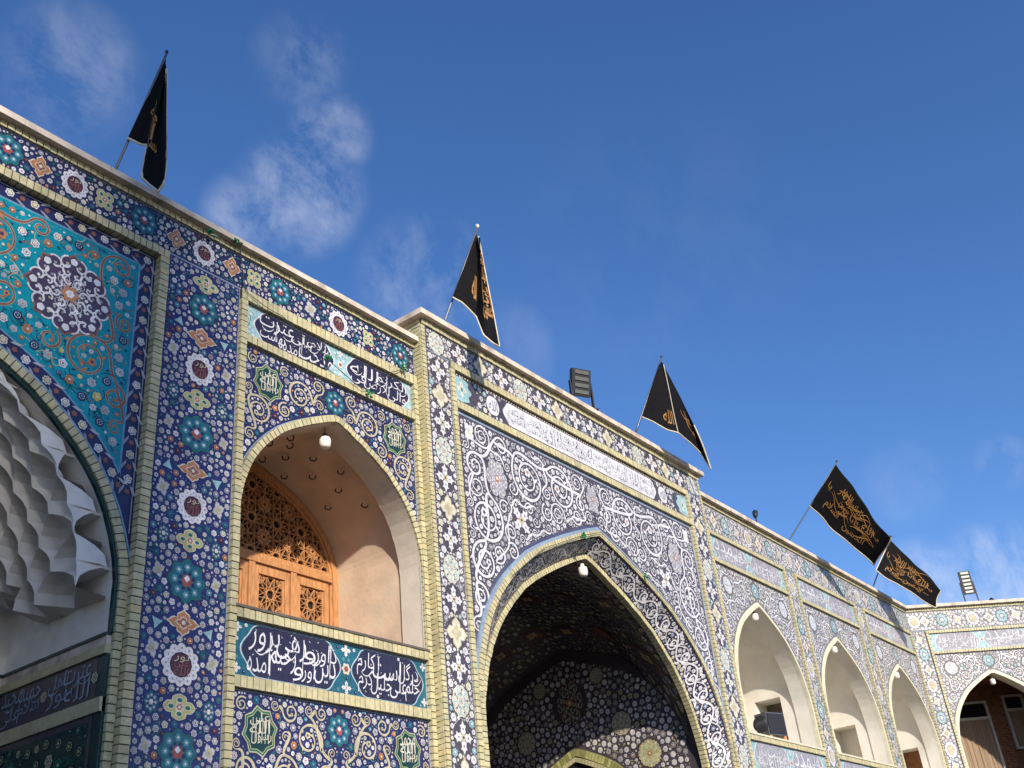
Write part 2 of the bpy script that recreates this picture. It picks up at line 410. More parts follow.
    def teal(s, x, y, r, rng, a='teal', b='aqua', c='red', sx=1, sy=1):
        s.lobe(x, y, r, 8, .22, 'green', 4, 0, 5, sx, sy); s.lobe(x, y, r * .93, 8, .22, a, 5, 0, 5, sx, sy)
        for k in range(8):
            t = k * math.pi / 4; s.lobe(x + sx * r * .62 * math.cos(t), y + sy * r * .62 * math.sin(t), r * .17, 6, .2, b, 6, 0, 2)
            s.lobe(x + sx * r * .62 * math.cos(t), y + sy * r * .62 * math.sin(t), r * .06, 5, 0, 'white', 7, 0, 1)
            t += .39; s.lobe(x + sx * r * .36 * math.cos(t), y + sy * r * .36 * math.sin(t), r * .10, 5, 0, 'navy', 6, 0, 1)
        s.lobe(x, y, r * .30, 6, .3, c, 7); s.lobe(x, y + r * .1 * sy, r * .15, 4, .3, 'white', 8)

    def rosette(s, x, y, r, m='cream', g='ink', b='aqua', n=10, sx=1, sy=1):
        s.lobe(x, y, r, n, .08, m, 4, 0, 4, sx, sy); s.lobe(x, y, r * .90, n, .08, b, 5, 0, 4, sx, sy); s.lobe(x, y, r * .85, n, .1, m, 6, 0, 4, sx, sy)
        for k in range(n):
            t = 2 * math.pi * k / n
            s.leaf(x + sx * .25 * r * math.cos(t), y + sy * .25 * r * math.sin(t), r * .5, t + .25, ('smoke', b)[k % 2], 6.6, .16)
            for q, e in ((.72, .085), (.45, .06)): s.lobe(x + sx * q * r * math.cos(t + q), y + sy * q * r * math.sin(t + q), r * e, 4, .3, (g, b)[(k + int(q * 10)) % 2], 7, t, 2)
        s.lobe(x, y, r * .2, 8, .3, 'smoke', 8); s.lobe(x, y, r * .13, 6, .3, m, 9); s.lobe(x, y, r * .06, 5, .3, 'plum', 10)

    def lily(s, x, y, r, m='white', rot=0, sx=1, sy=1, c='beige'):
        for k in range(4):
            a = rot + k * math.pi / 2; ca, sa = math.cos(a), math.sin(a)
            q = np.array([(.1, 0), (.3, .26), (.55, .22), (.70, .34), (.74, .14), (1, 0), (.74, -.14), (.70, -.34), (.55, -.22), (.3, -.26)]) * r
            q = q @ np.array([[ca, sa], [-sa, ca]]); s.poly(np.stack([x + q[:, 0] * sx, y + q[:, 1] * sy], 1), m, 4 + .2 * k)
            s.lobe(x + .5 * r * ca * sx, y + .5 * r * sa * sy, r * .09, 4, .3, 'grey', 6, a, 2)
        s.lobe(x, y, r * .26, 6, .2, c, 6, 0, 3, sx, sy); s.lobe(x, y, r * .1, 5, 0, 'plum', 7, 0, 1)

    def medal(s, x, y, r, rng, cols=('white', 'plum', 'white'), n=8, sx=1, sy=1, edge='brown'):
        """big lobed arabesque medallion"""
        th = np.linspace(0, 2 * math.pi, 8 * n + 1)[:-1]; rr = r * (.80 + .16 * np.abs(np.cos(n * th / 2)) + .04 * np.cos(3 * n * th))
        for f, mm, l in ((1, edge, 3), (.95, cols[1], 4)): s.poly(np.stack([x + sx * f * rr * np.cos(th), y + sy * f * rr * np.sin(th)], 1), mm, l)
        for k in range(n):
            a = 2 * math.pi * k / n
            for q, R, sg in ((.72, .19, 1), (.72, .19, -1), (.52, .16, 1), (.50, .15, -1), (.30, .13, 1)):
                t = np.linspace(0, 4.6, 11); p = R * r * (1 - t / 6.5)
                cx_, cy_ = x + q * r * math.cos(a + sg * .2) * sx, y + q * r * math.sin(a + sg * .2) * sy
                s.ribbon(np.stack([cx_ + p * np.cos(a + sg * t) * sx, cy_ + p * np.sin(a + sg * t) * sy], 1), r * .019, cols[0], 6 + rng.random())
                s.lobe(cx_, cy_, R * r * .22, 5, .3, ('smoke', cols[2], 'beige')[k % 3], 7.2, a, 2)
            s.lobe(x + .80 * r * math.cos(a) * sx, y + .80 * r * math.sin(a) * sy, r * .09, 5, .25, cols[2], 6, a, 3)
        s.lobe(x, y, r * .2, 6, .3, 'orange', 8); s.lobe(x, y, r * .1, 6, .3, cols[0], 9)

    def text(s, w, x, y, wd, ht, m, lay, shear=0.0, fat=.012, rot=0.0):
        V, Fc, asp = word(w, fat); P = V * (wd, ht); P[:, 0] += shear * P[:, 1]
        if rot: P = P @ np.array([[math.cos(rot), math.sin(rot)], [-math.sin(rot), math.cos(rot)]])
        mi = s.mir; s.mir = None; s.raw(P + (x, y), Fc, m, lay); s.mir = mi

    def build(s, name, parent, label=None):
        mb = MB(); mb.slots = s.slots; mb.v = [s.mp(*q) for q in s.v]; mb.f = s.f; mb.m = s.m
        return mb.build(name, parent, label=label)


class Pack:  # greedy circle packing inside an outline
    def __init__(s, poly, res=.012, margin=0.0):
        P = np.array(poly, float); s.lo = P.min(0); hi = P.max(0); s.res = res; s.margin = margin
        nx, ny = (np.ceil((hi - s.lo) / res)).astype(int) + 1
        s.X, s.Y = np.meshgrid(s.lo[0] + np.arange(nx) * res, s.lo[1] + np.arange(ny) * res, indexing='ij')
        D = np.full(s.X.shape, 1e9); ins = np.zeros(s.X.shape, bool); n = len(P)
        for i in range(n):
            (x0, y0), (x1, y1) = P[i], P[(i + 1) % n]; dx, dy = x1 - x0, y1 - y0; l2 = dx * dx + dy * dy
            if l2 < 1e-12: continue
            t = np.clip(((s.X - x0) * dx + (s.Y - y0) * dy) / l2, 0, 1)
            D = np.minimum(D, np.hypot(s.X - x0 - t * dx, s.Y - y0 - t * dy))
            if y0 != y1: ins ^= ((y0 > s.Y) != (y1 > s.Y)) & (s.X < dx * (s.Y - y0) / dy + x0)
        s.D = np.where(ins, D - margin, -1.0)

    def circ(s, x, y, r, rmax=.12):
        R = r + rmax; i0, j0 = ((np.array((x, y)) - s.lo - R) / s.res).astype(int).clip(0); i1, j1 = ((np.array((x, y)) - s.lo + R) / s.res).astype(int) + 2
        if i1 <= 0 or j1 <= 0: return
        w = (slice(i0, i1), slice(j0, j1)); s.D[w] = np.minimum(s.D[w], np.hypot(s.X[w] - x, s.Y[w] - y) - r)

    def oval(s, x, y, rx, ry):
        n = 5
        for k in np.linspace(-1, 1, n): s.circ(x + k * max(rx - ry, 0), y + k * max(ry - rx, 0), min(rx, ry))

    def path(s, P, hw):
        for x, y in resample(P, max(.02, hw)): s.circ(x, y, hw)

    def fill(s, sizes, gap, cb, seed=1):
        g = np.random.default_rng(seed); rng = random.Random(seed); rm = max(sizes)
        for r in sizes:
            idx = np.flatnonzero(s.D.ravel() > r + gap); g.shuffle(idx); ny = s.D.shape[1]
            for i in idx:
                a, b = divmod(int(i), ny)
                if s.D[a, b] > r + gap:
                    x, y = s.X[a, b], s.Y[a, b]; cb(float(x), float(y), r, rng); s.circ(x, y, r + gap, rm + gap)


def spiral_pts(cx, cy, R, turns, a0, hand, n=40, r1=.26, sy=1.0):
    t = np.linspace(0, 1, n); rr = R * (1 - (1 - r1) * t ** .85); a = a0 + hand * turns * 2 * math.pi * t
    return np.stack([cx + rr * np.cos(a), cy + sy * rr * np.sin(a)], 1)


def bez(p0, p1, p2, p3, n=18):
    t = np.linspace(0, 1, n)[:, None]; p0, p1, p2, p3 = map(np.array, (p0, p1, p2, p3))
    return (1 - t) ** 3 * p0 + 3 * (1 - t) ** 2 * t * p1 + 3 * (1 - t) * t * t * p2 + t ** 3 * p3


def scrolls(t, pk, spirals, w, m, rng, out='ink', leafm=None, link_up=True, ctr='white'):
    """islimi scrollwork: spirals of tapering ribbon with leaves, joined one to the next"""
    leafm = leafm or m; ends = []
    for (cx, cy, R, turns, a0, hand) in spirals:
        P = spiral_pts(cx, cy, R, turns, a0, hand); wd = min(w, R * .085) * np.linspace(1.15, .6, len(P)); wd = wd * (1 + .35 * np.abs(np.sin(np.linspace(0, 9, len(P)))) ** 6)
        t.ribbon(P, wd, m, 3, out, w * .45); pk.path(P, w * 1.5)
        q = P[-1]; r = R * .2; t.lobe(q[0], q[1], r, 5, .3, leafm, 4, rng.random() * 6); t.lobe(q[0], q[1], r * .4, 5, 0, 'orange' if rng.random() < .3 else 'plum', 5, 0, 1); pk.circ(q[0], q[1], r)
        for k in range(5, len(P) - 4, 7):
            T = P[k + 1] - P[k - 1]; a = math.atan2(T[1], T[0]); sg = (-1) ** (k % 2)
            l = R * rng.uniform(.22, .32); t.leaf(P[k][0], P[k][1], l, a + sg * .9, leafm, 3.6); pk.circ(P[k][0] + l * .5 * math.cos(a + sg * .9), P[k][1] + l * .5 * math.sin(a + sg * .9), l * .3)
        ends.append((P[0], P[0] - P[1]))
    if link_up:
        for (p, d), (q, e) in zip(ends[:-1], ends[1:]):
            d = d / np.hypot(*d); e = e / np.hypot(*e); L = np.hypot(*(q - p)) * .45
            B = bez(p, p + d * L, q + e * L, q); t.ribbon(B, w * (1 + .5 * np.sin(np.linspace(0, 3.14, len(B)))), m, 2.2, out, w * .45); pk.path(B, w * 1.6)


def auto_scroll(t, pk, radii, w, m, rng, out, leafm, seed, gap=.012, turns=(1.3, 1.8)):
    keep = pk.D.copy(); got = []
    pk.fill(radii, gap, lambda x, y, r, g: got.append((x, y, r)), seed); pk.D = keep
    left = got[:]; chain = []
    while left:   # order by nearest neighbour so that the links stay short
        q = left.pop(0) if not chain else left.pop(min(range(len(left)), key=lambda i: math.hypot(left[i][0] - chain[-1][0], left[i][1] - chain[-1][1])))
        chain.append(q)
    run = []
    for q in chain + [None]:
        if q is None or (run and math.hypot(q[0] - run[-1][0], q[1] - run[-1][1]) > 1.9 * (q[2] + run[-1][2])):
            sp = []
            for k, (x, y, r) in enumerate(run):
                a = math.atan2(run[k - 1][1] - y, run[k - 1][0] - x) if k else rng.random() * 6
                sp.append((x, y, r * .92, rng.uniform(*turns), a, (-1) ** k))
            if sp: scrolls(t, pk, sp, w, m, rng, out, leafm)
            run = []
        if q: run.append(q)


def stems(t, pk, n, cols, seed, w=.0035, L=(.08, .22)):
    """fine curling stalks between the blossoms"""
    rng = random.Random(seed); ok = np.argwhere(pk.D > .006)
    if len(ok) == 0: return
    for _ in range(n):
        i, j = ok[rng.randrange(len(ok))]; x, y = float(pk.X[i, j]), float(pk.Y[i, j]); a = rng.random() * 6.28; k = rng.uniform(-9, 9); l = rng.uniform(*L); P = []
        for q in range(9):
            gi, gj = int((x - pk.lo[0]) / pk.res), int((y - pk.lo[1]) / pk.res)
            if not (0 <= gi < pk.D.shape[0] and 0 <= gj < pk.D.shape[1]) or pk.D[gi, gj] < .004: break
            P.append((x, y)); x += l / 8 * math.cos(a); y += l / 8 * math.sin(a); a += k * l / 8 * 3
        if len(P) > 3: t.ribbon(P, w, rng.choice(cols), 1.8 + rng.random() * .8)


def millefleur(t, pk, sizes, gap, seed, pal, lod_r=.035, leaf_m=('green',), pf=.75, stem=60, stem_cols=None):
    """pal: (petal, centre, ring) triples; fills the free ground with stalks, blossoms, buds and leaves"""
    area = float((pk.D > 0).sum()) * pk.res ** 2
    if stem: stems(t, pk, int(area * stem), stem_cols or leaf_m, seed)
    def cb(x, y, r, rng):
        m, c, g = rng.choice(pal)
        if r >= sizes[-1] * 1.01 and rng.random() < pf or r >= lod_r: t.flower(x, y, r, rng, m, c, g, 1 if r >= lod_r else 0)
        elif rng.random() < .62: t.bud(x, y, r, rng, m, c)
        else: t.leaf(x - r, y, 2 * r, rng.uniform(-.6, .6), rng.choice(leaf_m), 4)
    pk.fill(sizes, gap, cb, seed)


BLUE = [('ash', 'yellow', 'grey')] * 4 + [('smoke', 'white', 'cobalt')] * 2 + [('ash', 'red', 'cobalt')] * 4 + [('ash', 'plum', 'navy')] * 4 + [('white', 'brown', 'smoke')] * 3 + [('aqua', 'white', 'navy'), ('teal', 'aqua', 'navy'), ('teal', 'red', 'green'), ('cream', 'olive', 'navy'), ('orange', 'cream', 'maroon'), ('smoke', 'red', 'plum'), ('maroon', 'orange', 'plum')]
PALE = [('white', 'smoke', 'ash')] * 7 + [('cream', 'smoke', 'white')] * 2 + [('ash', 'plum', 'white')] * 2 + [('cream', 'olive', 'smoke')] + [('smoke', 'white', 'grey'), ('white', 'ink', 'ash'), ('white', 'ink', 'ash'), ('paleaqua', 'white', 'grey')]
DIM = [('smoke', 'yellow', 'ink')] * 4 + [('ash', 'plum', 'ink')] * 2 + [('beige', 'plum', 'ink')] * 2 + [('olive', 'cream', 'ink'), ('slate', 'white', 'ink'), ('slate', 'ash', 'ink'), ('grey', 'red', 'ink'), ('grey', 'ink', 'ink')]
random.seed(4)


def rect(x0, x1, z0, z1): return [(x0, z0), (x1, z0), (x1, z1), (x0, z1)]


def cartouche(x0, x1, z0, z1, g=1.0):
    cx, cz = (x0 + x1) / 2, (z0 + z1) / 2; h = (z1 - z0) / 2 * g; hl = (x1 - x0) / 2 * g; pts = []
    th = np.linspace(-math.pi / 2, math.pi / 2, 25)
    e = [(h * .72 * math.cos(a) * (1 + .16 * math.cos(4 * a)), h * math.sin(a) * (1 - .10 * abs(math.sin(2 * a)))) for a in th]
    pts = [(cx + hl - h * .8 + x, cz + y) for x, y in e] + [(cx - hl + h * .8 - x, cz + y) for x, y in e[::-1]]
    return pts


def thuluth(t, x0, x1, z0, z1, top, bot, m, seed, lay=6, marks=True, fat=-.006, shadow=None):  # shadow: colour of a wider copy that outlines each letter
    rng = random.Random(seed); H = z1 - z0
    for ti, (words, za, zb) in enumerate(((top, z0 + .42 * H, z1), (bot, z0, z0 + .58 * H))):
        asp = [max(.42, word(w, fat)[2] ** .7) for w in words]; tot = sum(asp); x = x1 + rng.uniform(-.02, .01)
        for w, a in zip(words, asp):
            wd = (x1 - x0) * a / tot; hh = (zb - za) * rng.uniform(.94, 1.05) * (1 if len(w) > 1 else .55); dz = rng.uniform(-.025, .025) * H
            if shadow: t.text(w, x - wd * 1.04, za + dz, wd * 1.09, hh, shadow, lay - 1, .10, fat + .03)
            t.text(w, x - wd * 1.04, za + dz, wd * 1.09, hh, m, lay + rng.random() * .8, .10, fat); x -= wd
    # the long upright strokes and flourishes that thread through both tiers
    n = int((x1 - x0) * 6)
    for k in range(n):
        x = x0 + (x1 - x0) * (k + rng.uniform(.2, .8)) / n
        if k % 2: P = bez((x, z0 + .15 * H), (x - .01, z0 + .5 * H), (x + .03, z0 + .7 * H), (x + .015, z1 - .02 * H), 10); t.ribbon(P, np.linspace(.003, .0065, 10), m, lay + .9)
        else: P = bez((x - .07, z0 + .52 * H), (x - .02, z0 + .36 * H), (x + .06, z0 + .40 * H), (x + .10, z0 + .62 * H), 10); t.ribbon(P, .006 * np.sin(np.linspace(.35, 2.9, 10)), m, lay + .9)
    if marks:
        for k in range(int((x1 - x0) * 26)):
            t.leaf(rng.uniform(x0, x1), rng.uniform(z0, z1), H * .07, rng.choice((.5, .7, -.6, 2.4)), m, lay + 1, .14)


def inscription(F, d, x0, x1, z0, z1, carts, name, parent, ground='teal', plate='navy', letters='white', corner='white', seed=0, simple=False):
    t = Tile(lambda x, z, h: F(x, z, d + h)); t.poly(rect(x0, x1, z0, z1), ground, 0); H = z1 - z0
    b = .012; t.strip(np.array([(x0, z0), (x1, z0), (x1, z1), (x0, z1), (x0, z0)]), np.array([(x0 + b, z0 + b), (x1 - b, z0 + b), (x1 - b, z1 - b), (x0 + b, z1 - b), (x0 + b, z0 + b)]), 'paleblue', 1)
    pk = Pack(rect(x0, x1, z0, z1), .012, .015); rng = random.Random(seed)
    for (a, c, top, bot) in carts:
        t.poly(cartouche(a, c, z0 + .03 * H, z1 - .03 * H), 'white', 1.5); t.poly(cartouche(a, c, z0 + .03 * H, z1 - .03 * H, .985), 'aqua' if ground != 'paleaqua' else 'white', 2.5)
        t.poly(cartouche(a, c, z0 + .03 * H, z1 - .03 * H, .968), plate, 3.5)
        thuluth(t, a + .08 * H + .05, c - .08 * H - .05, z0 + .11 * H, z1 - .11 * H, top, bot, letters, seed + int(a * 10))
        pk.path([(a + H * .4, (z0 + z1) / 2), (c - H * .4, (z0 + z1) / 2)], H * .46)
    xs = [x0] + [v for c in carts for v in (c[0], c[1])] + [x1]
    for a, c in zip(xs[::2], xs[1::2]):
        m = (a + c) / 2
        if a == x0: m = x0 + .02
        if c == x1: m = x1 - .02
        for z in (z0 + .14 * H, z1 - .14 * H):
            s = .14 * H if x0 < m - .1 and m + .1 < x1 else .10 * H
            t.lily(min(max(m, x0 + s), x1 - s), z, s, corner, 0, 1, 1, 'cream'); pk.circ(min(max(m, x0 + s), x1 - s), z, s)
        if x0 + .1 < m < x1 - .1: t.lobe(m, (z0 + z1) / 2, .12 * H, 6, .25, 'cream', 4); t.lobe(m, (z0 + z1) / 2, .06 * H, 6, .2, 'red', 5); pk.circ(m, (z0 + z1) / 2, .12 * H)
    millefleur(t, pk, [.02, .013], .006, seed + 3, [('white', 'navy', 'navy'), ('navy', 'white', 'white'), ('aqua', 'navy', 'navy')] if ground == 'teal' else PALE, 1)
    return t.build(name, parent)


def line_border(t, poly_out, poly_in, m, lay):
    A = np.array(list(poly_out) + [poly_out[0]], float); B = np.array(list(poly_in) + [poly_in[0]], float); t.strip(A, B, m, lay)


# ================================================================== ground and setting
mb = MB(); mb.quad((-220, -260, 0), (220, -260, 0), (220, 180, 0), (-220, 180, 0), 'paving')
g_ = mb.build('courtyard_ground'); g_['kind'] = 'structure'


def coping(F, root, x0, x1, z0, z1, proj=.065, depth=.45, lip0=None):
    mb = MB(); P = resample([(x0, 0), (x1, 0)], .9); rng = random.Random(int(x0 * 7))
    for a, b in zip(P[:-1, 0], P[1:, 0]):   # stone lengths laid end to end
        j = rng.uniform(-.002, .002)
        mb.fbox(F, a + .0015, b - .0015, z0, z1 + j, -depth, proj + rng.uniform(-.002, .002), 'stone')
    return mb.build('coping', root)


def brick_line(F, root, segs, d0, d1, name='brick_border', seed=0, L=.074):
    for i, (pts, a, b) in enumerate(segs):
        mb = MB(); bricks(mb, F, pts, a, b, d0, d1, L, seed=seed + i); mb.build(name, root)


def spandrel_outline(x0, x1, zb, zt, ar):
    """panel with an arched opening; ar runs left spring -> right spring"""
    return [(x0, zt), (x0, zb)] + ([(ar[0][0], zb)] if ar[0][0] > x0 + 1e-4 else []) + list(ar) + ([(ar[-1][0], zb)] if ar[-1][0] < x1 - 1e-4 else []) + [(x1, zb), (x1, zt)]


def half_outline(x0, cx, zb, zt, ar):
    l = [p for p in ar if p[0] <= cx + 1e-6]
    return [(x0, zt), (x0, zb)] + l + [(cx, zt)]


def lathe(mb, prof, c, m, n=20):
    vs = []; fs = []
    for r, z in prof:
        for k in range(n): vs.append((c[0] + r * math.cos(6.28318 * k / n), c[1] + r * math.sin(6.28318 * k / n), c[2] + z))
    for i in range(len(prof) - 1):
        for k in range(n): fs.append((i * n + k, i * n + (k + 1) % n, (i + 1) * n + (k + 1) % n, (i + 1) * n + k))
    mb.add(vs, fs, m)

# ------------------------------------------------------------------ shared builders for the tiled walls
def band_tiles(F, root, x0, x1, z0, z1, motifs, name, pal, ground, sizes, gap, seed, d=0.0, border='paleblue', leafs=('green', 'teal')):
    t = Tile(lambda x, z, h: F(x, z, d + h)); t.poly(rect(x0, x1, z0, z1), ground, 0)
    b = .010; line_border(t, rect(x0, x1, z0, z1), rect(x0 + b, x1 - b, z0 + b, z1 - b), border, 1)
    pk = Pack(rect(x0, x1, z0, z1), .011, .014); rng = random.Random(seed)
    for k, x, z, r, sx, sy in motifs:
        x += rng.uniform(-.012, .012); z += rng.uniform(-.012, .012); r *= rng.uniform(.93, 1.05); sx *= rng.uniform(.95, 1.05)
        if k == 'ring': t.ring(x, z, r, sx, sy)
        elif k == 'pring': t.ring(x, z, r, sx, sy, 'white', 'beige', None)
        elif k == 'teal': t.teal(x, z, r, rng, 'teal', 'aqua', 'red', sx, sy)
        elif k == 'pteal': t.teal(x, z, r, rng, 'paleaqua' if ground != 'cobalt' else 'teal', 'smoke', 'cream', sx, sy)
        elif k == 'orange': t.quatre(x, z, r, 'orange', 'brown', 4, 0, sx, sy)
        elif k == 'olive':
            for q in range(4):
                a = .785 + q * 1.5708 if seed % 2 else q * 1.5708
                for f, mm, l in ((.50, 'cream', 4), (.44, 'olive', 5), (.24, 'cream', 6), (.17, 'green', 7)): t.lobe(x + sx * r * .52 * math.cos(a), z + sy * r * .52 * math.sin(a), r * f, 6, .12, mm, l + q * .2, a, 3, sx, sy)
            t.lobe(x, z, r * .34, 8, .2, 'cream', 6.8); t.lobe(x, z, r * .24, 6, .3, 'orange', 8); t.lobe(x, z, r * .10, 5, 0, 'white', 9, 0, 1)
        elif k == 'cream': t.quatre(x, z, r, 'cream', 'beige', 4, 0, sx, sy, 'beige')
        elif k == 'pcream': t.quatre(x, z, r, 'cream', 'orange', 4, 0, sx, sy, 'white')
        elif k == 'lily': t.lily(x, z, r, 'white', 0, sx, sy)
        elif k == 'rose': t.rosette(x, z, r, 'cream', 'ink', 'paleaqua', 10, sx, sy)
        elif k == 'wflower': t.quatre(x, z, r, 'ash', 'olive', 4, .4, sx, sy, 'smoke' if ground in ('navy', 'cobalt') else 'white')
        elif k == 'star': t.lobe(x, z, r, 3, .55, 'paleaqua', 4, random.random() * 6, 2)
        pk.oval(x, z, r * sx * .96, r * sy * .96)
    millefleur(t, pk, sizes, gap, seed, pal, .032, leafs, .75, 90)
    return t.build(name, root)


def medallion_text(t, x, z, r, w, g='dkgreen', m='cream'):
    th = np.linspace(0, 2 * math.pi, 17)[:-1]; rr = np.where(np.arange(16) % 2 == 0, r, r * .84)
    for f, mm, l in ((1.10, 'beige', 3.5), (1.04, 'green', 4.0), (.94, 'olive', 4.5), (.90, g, 5.0)): t.poly(np.stack([x + f * rr * np.cos(th + .2), z + f * rr * np.sin(th + .2) * 1.10], 1), mm, l)
    for k, ww in enumerate((w, 'الله', 'رسول')): t.text(ww, x - r * .62 + .1 * r * (k == 2), z + r * (.22 - .42 * k), r * 1.22, r * .56, m, 6 + .5 * k, .1, .0, .12)
    for k in range(6): t.ribbon(bez((x - r * .5 + .2 * r * k, z - r * .55), (x - r * .52 + .2 * r * k, z - .1 * r), (x - r * .4 + .2 * r * k, z + .2 * r), (x - r * .45 + .2 * r * k, z + .6 * r), 6), .004, m, 7.6)


def spandrel_small(F, root, x0, x1, zb, zt, ar, d, seed, style, full_rect=False, rimline=True):
    """blue (left wing) or pale (right wings) spandrel over a niche"""
    cx = (x0 + x1) / 2; hw = (x1 - x0) / 2; blue = style == 'blue'
    g, sc, om, pal = ('navy', 'beige', 'cobalt', BLUE) if blue else ('umber', 'white', 'ink', PALE)
    t = Tile(lambda x, z, h: F(x, z, d + h)); out = rect(x0, x1, zb, zt) if full_rect else spandrel_outline(x0, x1, zb, zt, ar); t.poly(out, g, 0)
    hout = rect(x0, cx, zb, zt) if full_rect else half_outline(x0, cx, zb, zt, ar)
    pk = Pack(hout, .011, .016); t.mir = cx; rng = random.Random(seed); b = .012
    t.strip(np.array([(x0, zb), (x0, zt), (cx, zt)]), np.array([(x0 + b, zb), (x0 + b, zt - b), (cx, zt - b)]), 'paleblue', 1)
    if rimline and not full_rect:
        A = resample([p for p in ar if p[0] <= cx + 1e-6], .05); Nn = normals(A); t.strip(A + Nn * .004, A + Nn * .018, 'paleblue' if blue else 'smoke', 2); pk.path(A, .03)
    if full_rect: zc = zt - .36
    else: zc = zt - .38
    mr = .20 if blue else .17
    pk.circ(cx - hw * .74, zc, mr * 1.15); pk.circ(cx, zt - .25, .17)
    auto_scroll(t, pk, [.20, .15, .11, .08, .06] if blue else [.19, .14, .10, .07], .011, sc, rng, om, sc, seed + 2)
    t.mir = None
    for sg in (-1, 1):
        if blue: medallion_text(t, cx + sg * hw * .74, zc, mr, 'علی' if sg < 0 else 'محمد')
        else: t.rosette(cx + sg * hw * .74, zc, mr, 'white', 'ink', 'paleaqua', 8)
    t.teal(cx, zt - .25, .16, rng, 'teal' if blue else 'paleaqua', 'aqua' if blue else 'smoke', 'red' if blue else 'cream'); t.mir = cx
    millefleur(t, pk, [.040, .031, .023, .016, .011, .007], .005, seed, pal, .034, ('green', 'teal', 'aqua', 'slate') if blue else ('beige', 'grey', 'smoke'), .75, 90)
    return t.build('spandrel_panel' if not full_rect else 'tile_panel', root)


def niche(F, root, cx, hw, zs, R, zf, depth, strip, mats, holes=None, lift=.5):
    """arched recess: soffit strip at the front, barrel vault, side walls, back wall, floor"""
    m_strip, m_in, m_floor = mats; prof = [(cx - hw, zf)] + arch(cx, hw, zs, R) + [(cx + hw, zf)]
    prof = [tuple(p) for p in resample(prof, .07)]; prof[0] = (cx - hw, zf); prof[-1] = (cx + hw, zf)
    mb = MB()
    for p, q in zip(prof[:-1], prof[1:]): mb.quad(F(*p, -.001), F(*q, -.001), F(*q, -strip), F(*p, -strip), m_strip)
    mb.build('arch_soffit', root)
    g = .022; h2 = hw + g; prof2 = [(cx - h2, zf)] + arch(cx, h2, zs + lift, R + g - lift) + [(cx + h2, zf)]; n = 40
    inner = [tuple(p) for p in resample(prof2, .07)]; inner[0] = (cx - h2, zf); inner[-1] = (cx + h2, zf)
    mb = MB(); dx = cx + h2
    for p, q in zip(inner[:-1], inner[1:]):
        if holes and abs(p[0] - dx) < 1e-3 and abs(q[0] - dx) < 1e-3: continue
        mb.quad(F(*p, -strip), F(*q, -strip), F(*q, -depth), F(*p, -depth), m_in)
    # small step ring between the two soffits
    A = prof; n0 = min(len(A), len(inner)); pa = resample(A, 9e9 if False else .07); k = 60
    ra = np.array([np.array(A)[int(i)] for i in np.linspace(0, len(A) - 1, k)]); rb = np.array([np.array(inner)[int(i)] for i in np.linspace(0, len(inner) - 1, k)])
    for i in range(k - 1): mb.quad(F(*ra[i], -strip), F(*ra[i + 1], -strip), F(*rb[i + 1], -strip), F(*rb[i], -strip), m_in)
    mb.add([F(*p, -depth) for p in inner], [list(range(len(inner)))], m_in)
    v = mb.build('vault', root)
    mb = MB(); mb.fbox(F, cx - h2, cx + h2, zf - .25, zf, -depth, -.03, m_floor); mb.build('niche_floor', root)
    if holes:   # right side wall rebuilt with a passage through to the next bay
        mb = MB(); y0, y1, ztop, m_end, kind = holes; zz = max(q[1] for q in inner if abs(q[0] - dx) < 1e-3)
        X = dx
        def P(d, z, x=X): return F(x, z, -d)
        mb.quad(P(strip, zf), P(y0, zf), P(y0, zz), P(strip, zz), m_in); mb.quad(P(y1, zf), P(depth, zf), P(depth, zz), P(y1, zz), m_in)
        mb.quad(P(y0, ztop), P(y1, ztop), P(y1, zz), P(y0, zz), m_in)
        D = .55
        mb.quad(P(y0, zf), P(y0, zf, X + D), P(y0, ztop, X + D), P(y0, ztop), m_in); mb.quad(P(y1, zf), P(y1, zf, X + D), P(y1, ztop, X + D), P(y1, ztop), m_in)
        mb.quad(P(y0, ztop), P(y1, ztop), P(y1, ztop, X + D), P(y0, ztop, X + D), m_in); mb.quad(P(y0, zf), P(y1, zf), P(y1, zf, X + D), P(y0, zf, X + D), m_floor)
        mb.quad(P(y0, zf, X + D), P(y1, zf, X + D), P(y1, ztop, X + D), P(y0, ztop, X + D), m_end)
        mb.build('side_passage', root)
    return v


def lamp_mesh():
    a = MB(); lathe(a, [(.001, -.145), (.04, -.142), (.062, -.125), (.070, -.09), (.070, -.03), (.062, -.008), (.04, .004), (.03, .006)], (0, 0, 0), 'lampglass')
    b = MB(); lathe(b, [(.001, .05), (.026, .048), (.03, .03), (.034, .006), (.034, -.004)], (0, 0, 0), 'cap')
    return a, b


LAMPS = []


def lamp(loc, label, cord, scale=1.0, white_neck=False):
    t = thing('hanging_lamp', label, 'lamp', loc, 'lamps hanging in the arches')
    a, b = lamp_mesh(); o = a.build('glass_shade', t, True, (0, 0, 0)); o2 = b.build('lamp_cap', t, True, (0, 0, 0))
    if white_neck: o2.data.materials[0] = MATS['lampglass']
    c = MB(); c.tube([(0, 0, .045), (.002, 0, cord / scale)], .006, 'cap', 6); c.build('cord', t, False, (0, 0, 0))
    t.scale = (scale,) * 3
    return t


